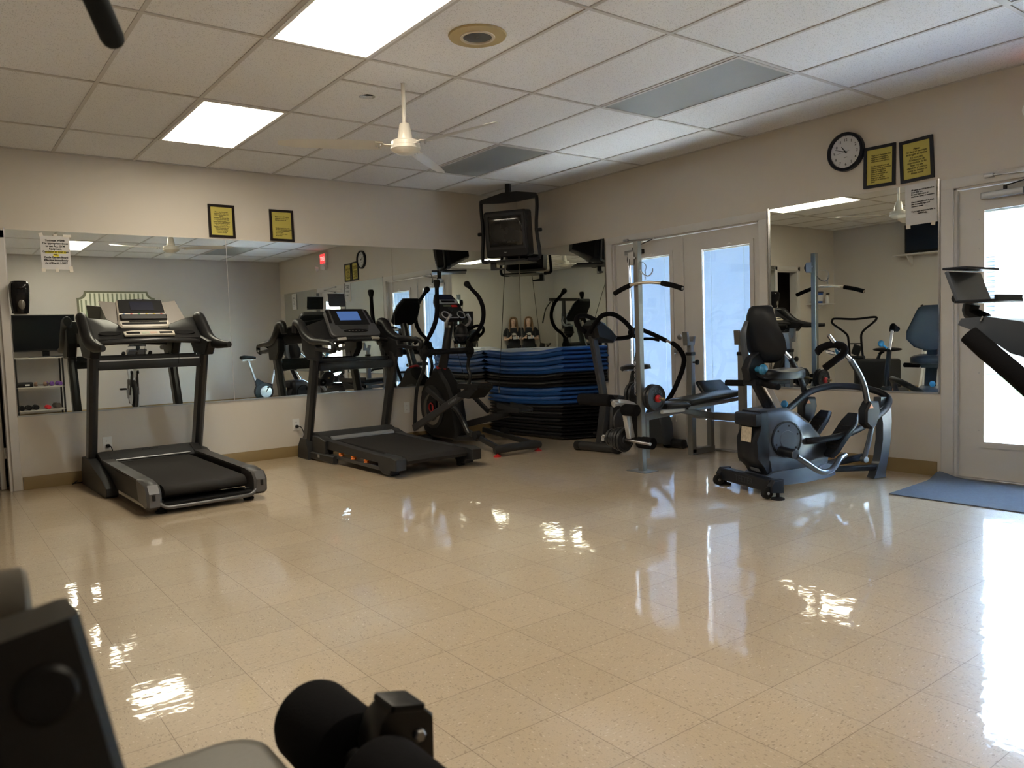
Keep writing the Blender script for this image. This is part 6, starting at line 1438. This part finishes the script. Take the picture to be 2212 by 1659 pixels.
def dumbbell(x, y, z, r, m, label, ang=0, hexa=False, group=None):
    t = thing('dumbbell', (x, y, z), label, 'dumbbell', group); d = Vector((math.cos(rad(ang)), math.sin(rad(ang)), 0)); c = Vector((x, y, z+r)); n = 6 if hexa else 20
    for s in (-1, 1):
        b = MB(); b.lathe([(r*.8, 0), (r, .008), (r, .038), (r*.8, .046)], c+d*s*.045, d*s, n); b.build('head', m, t)
    b = MB(); b.cyl(c-d*.06, c+d*.06, .013, 10); b.build('handle', M_STEEL, t)
PUR = mat('purple_vinyl', (.14, .05, .28), .5); CRM = mat('copper_brown_vinyl', (.20, .12, .08), .5); CRED = mat('red_vinyl', (.55, .02, .03), .5)
dumbbell(-4.27, -7.44, .567, .036, CRM, 'brown dumbbell on the middle shelf, beside the black case', 20)
dumbbell(-4.15, -7.44, .567, .036, PUR, 'purple dumbbell on the middle shelf, nearer the black case', 60)
dumbbell(-4.01, -7.42, .567, .034, PUR, 'purple dumbbell at the open end of the middle shelf', 80)
case = thing('equipment_case', (-4.46, -7.46, .567), 'black case with a white tag on the middle shelf', 'case')
b = MB(); b.box((-4.49, -7.46, .605), (.22, .20, .074), bev=.01); b.build('shell', M_BLACK, case)
b = MB(); b.box((-4.46, -7.358, .60), (.06, .003, .022)); b.build('tag', M_WHITE, case)
for k, (x, lab) in enumerate(((-4.56, 'black round dumbbell on the lowest shelf, at the far end'), (-4.46, 'black round dumbbell on the lowest shelf, second from the far end'), (-4.36, 'black round dumbbell on the lowest shelf, third from the far end'))):
    dumbbell(x, -7.44, .187, .042, M_BLKM, lab, 88)
dumbbell(-4.19, -7.42, .187, .034, CRED, 'red dumbbell on the lowest shelf', 85)
dumbbell(-4.06, -7.44, .187, .050, mat('dark_hex_iron', (.07, .06, .05), .5), 'dark hexagonal dumbbell on the lowest shelf', 80, True)
# striped scalloped panel
hp_ = thing('striped_panel', (-2.985, YW+.03, 1.45), 'green and cream striped panel with scooped corners on the rear wall, seen mirrored', 'wall panel')
M_OLV = mat('olive_trim', (.17, .17, .11), .6); M_CRS = mat('cream_fabric', (.74, .74, .60), .8, sheen=.2); M_GRS = mat('sage_fabric', (.24, .27, .18), .8, sheen=.2)
def scal(w, h0, h1, r):
    out = [(-w, h0), (w, h0), (w, h1-r)]
    for k in range(1, 7): a = rad(270-k*15); out.append((w+r*math.cos(a)*1.0-0, h1+r*math.sin(a))) if False else out.append((w-r*math.sin(rad(k*15)), h1-r*math.cos(rad(k*15))))
    out += [(-x, z) for x, z in reversed(out[2:])]
    return out
cxp = -2.985
b = MB(); b.prism(scal(.625, 1.45, 2.155, .12), (cxp, YW+.018, 0), (1, 0, 0), (0, 0, 1), .030); b.build('trim_board', M_OLV, hp_)
b = MB(); b.prism(scal(.595, 1.48, 2.125, .12), (cxp, YW+.036, 0), (1, 0, 0), (0, 0, 1), .010); b.build('cream_field', M_CRS, hp_)
b = MB()
for k in range(17):
    x = cxp-.56+k*.07; top = 2.115 if abs(x-cxp) < .46 else 2.0
    b.box((x, YW+.0425, (1.49+top)/2), (.026, .004, top-1.49))
b.build('green_stripes', M_GRS, hp_)
# wall television on a shelf, side wall
ws = thing('wall_shelf', (XW, -1.68, 2.18), 'white wall shelf carrying the small television, seen in the square mirror', 'shelf')
b = MB(); b.box((XW+.13, -1.68, 2.195), (.26, 1.05, .02), bev=.003); b.build('shelf_board', M_TRIM, ws)
for y in (-1.35, -2.0):
    b = MB(); b.prism([(0, 0), (.20, 0), (.02, -.16), (0, -.16)], (XW+.003, y, 2.185), (1, 0, 0), (0, 0, 1), .02); b.build('shelf_bracket', M_TRIM, ws)
t = thing('wall_television', (XW+.13, -1.72, 2.206), 'black television on the white wall shelf, below the taped sheet in the mirror', 'television')
b = MB(); b.box((XW+.13, -1.72, 2.445), (.06, .84, .44), bev=.008); b.build('cabinet', M_BLACK, t)
b = MB(); b.box((XW+.1615, -1.72, 2.45), (.004, .80, .40)); b.build('screen', mat('blue_black_screen', (.010, .020, .045), .12), t)
b = MB(); b.box((XW+.13, -1.72, 2.214), (.16, .3, .014)); b.build('stand', M_BLACK, t)
# wipes bucket and spray bottle shelf
ws = thing('corner_shelf', (-6.37, -.10, 1.49), 'small white wall shelf holding the wipes bucket, seen in the square mirror', 'shelf')
b = MB(); b.box((-6.37, -.10, 1.485), (.58, .20, .018), bev=.003); b.build('shelf_board', M_TRIM, ws)
b = MB(); b.prism([(0, 0), (-.15, 0), (-.01, -.13), (0, -.13)], (-6.37, -.003, 1.476), (0, 1, 0), (0, 0, 1), .02); b.build('shelf_bracket', M_TRIM, ws)
t = thing('wipes_bucket', (-6.24, -.12, 1.495), 'blue and white bucket of cleaning wipes on the small wall shelf', 'bucket')
b = MB(); b.lathe([(.075, 0), (.078, .004), (.088, .165), (.090, .17)], (-6.24, -.12, 1.495), (0, 0, 1), 28); b.build('pail', mat('blue_pail', (.03, .10, .35), .4), t)
b = MB(); b.lathe([(.093, 0), (.095, .004), (.095, .02), (.088, .026), (.03, .028)], (-6.24, -.12, 1.663), (0, 0, 1), 28); b.build('lid', mat('navy_lid', (.02, .03, .08), .4), t)
b = MB(); R = []
for z in (1.53, 1.63): rr = .0815+(z-1.5)*.06; R.append([(-6.24+rr*math.cos(a), -.12+rr*math.sin(a), z) for a in [rad(200+k*14) for k in range(11)]]+[(-6.24+(rr-.002)*math.cos(a), -.12+(rr-.002)*math.sin(a), z) for a in [rad(200+k*14) for k in reversed(range(11))]])
b.loft(R); b.build('paper_label', M_PAPER, t)
t = thing('spray_bottle', (-6.56, -.10, 1.495), 'white spray bottle on the small wall shelf', 'bottle')
b = MB(); b.lathe([(.030, 0), (.034, .006), (.034, .10), (.016, .13), (.013, .15)], (-6.56, -.10, 1.495), (0, 0, 1), 20); b.build('bottle', M_WHITE, t)
b = MB(); b.box((-6.56, -.115, 1.657), (.022, .06, .022), bev=.004); b.build('spray_head', M_BLACK, t)

# black stepper machine with triangular rail and seat (square mirror)
o = Vector((-5.92, -1.28, 0)); t = thing('rowing_stepper', o, 'black machine with a tall triangular handlebar and padded seat, seen in the mirror', 'exercise machine')
T = F(o, 0)
b = MB(T); b.box((0, -.02, .34), (.42, .56, .48), bev=.04); b.build('drive_housing', M_BLACK, t)
b = MB(T); b.box((0, .0, .10), (.50, .78, .10), bev=.02); b.build('base_frame', M_DARK, t)
b = MB(T); b.tube([(0, .42, .55), (0, .44, .85), (0, .48, .98), (.0, .70, 1.14), (0, .71, 1.20), (0, .66, 1.225), (0, .33, 1.205), (0, .02, 1.225), (0, -.01, 1.19), (0, .05, 1.13), (0, .21, 1.0), (0, .23, .85), (0, .20, .55)], .017, 12, smooth=4); b.build('triangle_rail', M_FOAM, t)
b = MB(T); b.cyl((0, .43, .82), (0, .22, .82), .010, 8); b.build('rail_brace', M_BLACK, t)
b = MB(T); b.cyl((0, .45, .60), (0, .18, .60), .03, 10); b.build('rail_base', M_BLACK, t)
b = MB(T); b.box((.02, .30, .72), (.05, .12, .16), rot=rotm('X', 20), bev=.01); b.build('console', M_BLACK, t)
b = MB(T); b.tube([(0, -.02, .55), (0, -.06, .66), (0, -.12, .70)], .025, 10); b.build('seat_post', M_BLACK, t)
b = MB(T); b.ell((0, -.18, .725), (.13, .22, .035), 20, 10); b.build('seat', M_BLKM, t)
# white glider
o = Vector((-6.22, -2.10, 0)); t = thing('air_glider', o, 'white tubular glider with two black-gripped poles, seen in the mirror', 'glider'); T = F(o, 0)
M_WT = mat('white_tube', (.62, .61, .58), .35)
for s in (-1, 1):
    b = MB(T); b.tube([(.0, .18*s+.04, .04), (.05, .20*s+.04, .50), (.0, .20*s, .98), (-.03, .21*s, 1.08)], .02, 10, smooth=3); b.build('swing_pole', M_WT, t)
    b = MB(T); b.tube([(-.03, .21*s, 1.07), (-.03, .215*s+.01, 1.22), (.0, .22*s+.05, 1.38)], .019, 10, smooth=3); b.build('pole_grip', M_FOAM, t)
    b = MB(T); b.beam((.30, .18*s, .02), (-.02, .16*s, .98), .03, .03); b.build('side_leg', M_WT, t)
    b = MB(T); b.beam((-.30, .20*s, .02), (-.02, .17*s, .98), .03, .03); b.build('rear_leg', M_WT, t)
    b = MB(T); b.box((.05, .18*s+.04, .05), (.30, .11, .03), bev=.008); b.build('foot_plate', M_RUBBER, t)
b = MB(T); b.cyl((-.02, -.26, .99), (-.02, .26, .99), .018, 12); b.build('cross_tube', M_WT, t)
for s in (-1, 1):
    b = MB(T); b.cyl((-.02, s*.26, .99), (-.02, s*.38, .99), .026, 12); b.build('side_grip', M_FOAM, t)
b = MB(T); b.cyl((-.02, .10, .62), (.03, .19, .93), .022, 12); b.build('damper', M_FOAM, t)

# dark tablet stand on the middle treadmill
tm = thing('tablet_stand', (-2.42, -.28, 1.445), 'black tablet in a stand on top of the middle treadmill console', 'tablet')
pc = at(727, 647, 1, -.27)
ux = Vector((1, 0, 0)); uz = Vector((0, .18, .98)).normalized()
b = MB(); b.prism([(-.088, -.06), (.088, -.06), (.088, .058), (-.088, .058)], pc, ux, uz, .010, bev=.003); b.build('tablet', M_BLACK, tm)
b = MB(); b.box(pc+Vector((.01, -.008, .064)), (.10, .02, .008), bev=.002); b.build('top_clip', M_ALU, tm)
b = MB(); b.box(pc+Vector((0, -.012, -.064)), (.16, .034, .014), bev=.002); b.build('lower_lip', M_BLACK, tm)

# ------------------------------------------------------------ the person holding the phone
M_SKIN = mat('skin', (.60, .40, .30), .5, var=.05); M_HAIR = mat('dark_blonde_hair', (.16, .095, .045), .45, bump=.5, bscale=120, var=.35, vscale=30)
M_SHIRT = mat('black_cotton', (.010, .011, .015), .85, sheen=.2, bump=.2, bscale=60); M_JEANS = mat('dark_leggings', (.012, .013, .020), .8)
PO = Vector((-5.917, -7.597, 0)); PY = YAW-PI/2
T = F(PO, PY)
def skinned(name, chains, m, parent, sub=2):
    """chains: list of point lists [(x,y,z,rx,ry)]; first point of later chains may be an index into the first list"""
    bm = bmesh.new(); ls = bm.verts.layers.skin.verify(); V = []
    def add(p):
        v = bm.verts.new(T(p[:3])); sk = v[ls]; sk.radius = (p[3], p[4] if len(p) > 4 else p[3]); V.append(v); return v
    root = None
    for ch in chains:
        prev = None
        for p in ch:
            if isinstance(p, int): v = V[p]
            else: v = add(p)
            if root is None: root = v; v[ls].use_root = True
            if prev is not None: bm.edges.new((prev, v))
            prev = v
    me = bpy.data.meshes.new(name); bm.to_mesh(me); bm.free(); me.materials.append(m)
    o = bpy.data.objects.new(name+'_tmp', me); COL.objects.link(o)
    sk = o.modifiers.new('skin', 'SKIN'); sk.use_smooth_shade = True; s = o.modifiers.new('sub', 'SUBSURF'); s.levels = sub; s.render_levels = sub
    dg = bpy.context.evaluated_depsgraph_get(); m2 = bpy.data.meshes.new_from_object(o.evaluated_get(dg)); bpy.data.objects.remove(o)
    base = _org[parent.as_pointer()]
    for v in m2.vertices: v.co -= base
    m2.materials.clear(); m2.materials.append(m); m2.shade_smooth(); m2.name = name
    ob = bpy.data.objects.new(name, m2); COL.objects.link(ob); ob.parent = parent; _org[ob.as_pointer()] = Vector(base); return ob
pr = thing('person', PO, 'woman with long dark blonde hair and black shirt holding a phone, reflected in the corner', 'person')
body = [[(0, 0, .86, .13, .10), (0, .0, 1.00, .105, .085), (0, 0, 1.14, .125, .095), (0, -.01, 1.27, .12, .085), (0, -.012, 1.335, .052, .052), (0, .004, 1.375, .044, .046), (0, .028, 1.43, .060, .070), (0, .035, 1.50, .072, .088), (0, .020, 1.555, .052, .062)]]
for s in (-1, 1):
    body.append([0, (s*.085, .0, .78, .088, .088), (s*.095, .015, .46, .056, .056), (s*.10, .0, .28, .050, .050), (s*.10, -.01, .09, .034, .036), (s*.105, .05, .035, .036, .028), (s*.11, .13, .025, .034, .020)])
    body.append([3, (s*.13, -.01, 1.285, .052, .05), (s*.175, -.01, 1.24, .046, .044), (s*.205, -.02, 1.12, .036, .036), (s*.215, .0, 1.035, .034, .034), (s*.160, .095, 1.055, .030, .030), (s*.105, .165, 1.083, .021, .024), (s*.090, .195, 1.092, .026, .018)])
skinned('body', body, M_SKIN, pr)
# fingers round the phone, each its own chain rooted in the palm
for s in (-1, 1):
    ch = []
    for k in range(4):
        z = 1.128-k*.019; L = (.0, .004, .003, -.004)[k]
        ch.append([(s*.088, .198, 1.10-k*.008, .010), (s*(.082), .222, z, .0085), (s*(.066-L), .236, z-.002, .0078), (s*(.046-L), .238, z-.004, .0068)])
    for c in ch: skinned('finger', [c], M_SKIN, pr, 1)
    skinned('thumb', [[(s*.080, .196, 1.10, .012), (s*.064, .200, 1.128, .010), (s*.046, .212, 1.146, .0085)]], M_SKIN, pr, 1)
ph = thing('phone', CAM_LOC-fwd*.012, 'phone held level in both hands of the woman, facing the corner', 'phone')
pcn = CAM_LOC-fwd*.013-RGT*.048-UPV*.022
b = MB(); b.prism([(-.072, -.035), (.072, -.035), (.072, .035), (-.072, .035)], pcn, RGT, UPV, .008, bev=.002); b.build('case', mat('pale_phone_case', (.45, .47, .50), .3), ph)
b = MB(); b.prism([(-.068, -.032), (.068, -.032), (.068, .032), (-.068, .032)], pcn-fwd*.0045, RGT, UPV, .001); b.build('screen', M_LCD, ph)
b = MB(); b.lathe([(.007, 0), (.007, .0015)], CAM_LOC-fwd*.0092-RGT*.018, fwd, 16); b.build('lens', M_BLACKG, ph)
# shirt and leggings following the body
def rings(name, rows, m, n=24, sub=0):
    b = MB(T); R = []
    for z, rx, ry, cy in rows: R.append([(rx*math.copysign(abs(math.cos(a))**.85, math.cos(a)), cy+ry*math.copysign(abs(math.sin(a))**.9, math.sin(a)), z) for a in [2*PI*k/n for k in range(n)]])
    b.loft(R, cap=False); o = b.build(name, m, pr, ang=80); sd = o.modifiers.new('thick', 'SOLIDIFY'); sd.thickness = .003; return o
rings('shirt', [(.84, .168, .125, 0), (.95, .150, .118, 0), (1.03, .145, .115, 0), (1.12, .158, .128, .006), (1.19, .168, .132, .010), (1.25, .172, .115, 0), (1.30, .150, .090, -.008), (1.335, .085, .066, -.012)], M_SHIRT)
for s in (-1, 1):
    b = MB(T); b.tube([(s*.12, -.01, 1.295), (s*.165, -.012, 1.262), (s*.195, -.016, 1.19), (s*.205, -.018, 1.125)], [.052, .062, .060, .058], 18, smooth=3); b.build('sleeve', M_SHIRT, pr, ang=80)
    b = MB(T); b.tube([(s*.075, .0, .90), (s*.090, .004, .72), (s*.097, .014, .47), (s*.10, .002, .28), (s*.10, -.008, .11)], [.105, .098, .070, .064, .050], 20, smooth=4); b.build('legging', M_JEANS, pr, ang=80)
    b = MB(T); b.loft([[(s*.105+x*w, y, z) for x, z in ((-1, 0), (1, 0), (.9, h), (0, h*1.15), (-.9, h))] for y, w, h in ((-.065, .030, .06), (-.02, .038, .085), (.06, .042, .075), (.14, .042, .050), (.185, .025, .035))]); b.build('shoe', M_RUBBER, pr, ang=60)
# shirt print
b = MB(T); b.prism([(-.06, -.02), (.02, -.03), (.06, .01), (.0, .03), (-.05, .02)], (0, .1425, 1.175), (1, 0, 0), (0, 0, 1), .003); b.build('shirt_print', mat('pale_print', (.45, .42, .38), .7), pr)
# hair: cap and long locks down to the chest
b = MB(T); R = []
for z, rx, ry, cy in ((1.605, .02, .02, .0), (1.595, .055, .062, .0), (1.57, .082, .092, -.002), (1.53, .092, .100, -.010), (1.48, .094, .092, -.022), (1.42, .094, .075, -.036), (1.35, .098, .058, -.048), (1.27, .100, .045, -.058), (1.20, .085, .03, -.066)):
    r = []
    for k in range(28):
        a = 2*PI*k/28; x = rx*math.cos(a); y = cy+ry*math.sin(a); 
        if math.sin(a) > .35 and z < 1.565: y = min(y, cy+ry*.38)
        r.append((x*(1+.03*math.sin(9*a+z*40)), y, z))
    R.append(r)
b.loft(R); b.build('hair', M_HAIR, pr, ang=80)
for s in (-1, 1):
    b = MB(T); b.tube([(s*.03, .085, 1.585), (s*.075, .075, 1.54), (s*.088, .045, 1.46), (s*.095, .035, 1.36), (s*.095, .075, 1.27), (s*.085, .105, 1.20)], [.018, .026, .028, .030, .026, .010], 12, smooth=4, flat=.7); b.build('hair_lock', M_HAIR, pr, ang=80)
# face
b = MB(T); b.loft([[(-.012, .118, 1.462), (.012, .118, 1.462), (0, .134, 1.458)], [(-.010, .114, 1.49), (.010, .114, 1.49), (0, .128, 1.478)], [(-.005, .112, 1.515), (.005, .112, 1.515), (0, .118, 1.512)]]); b.build('nose', M_SKIN, pr, ang=80)
for s in (-1, 1):
    b = MB(T); b.ell((s*.030, .105, 1.508), (.013, .009, .008), 14, 8); e = b.build('eye', mat('eye_white', (.6, .58, .55), .2), pr)
    b = MB(T); b.ell((s*.030, .113, 1.506), (.005, .003, .005), 10, 6); b.build('iris', M_INK, e)
    b = MB(T); b.tube([(s*.016, .116, 1.526), (s*.030, .116, 1.531), (s*.045, .108, 1.526)], .0028, 6); b.build('eyebrow', M_HAIR, pr)
    b = MB(T); b.ell((s*.076, .022, 1.49), (.008, .018, .030), 12, 8); b.build('ear', M_SKIN, pr)
b = MB(T); b.tube([(-.022, .110, 1.432), (-.008, .119, 1.436), (0, .120, 1.434), (.008, .119, 1.436), (.022, .110, 1.432)], [.002, .005, .0055, .005, .002], 8); b.build('lips', mat('lip_pink', (.42, .15, .13), .45), pr)
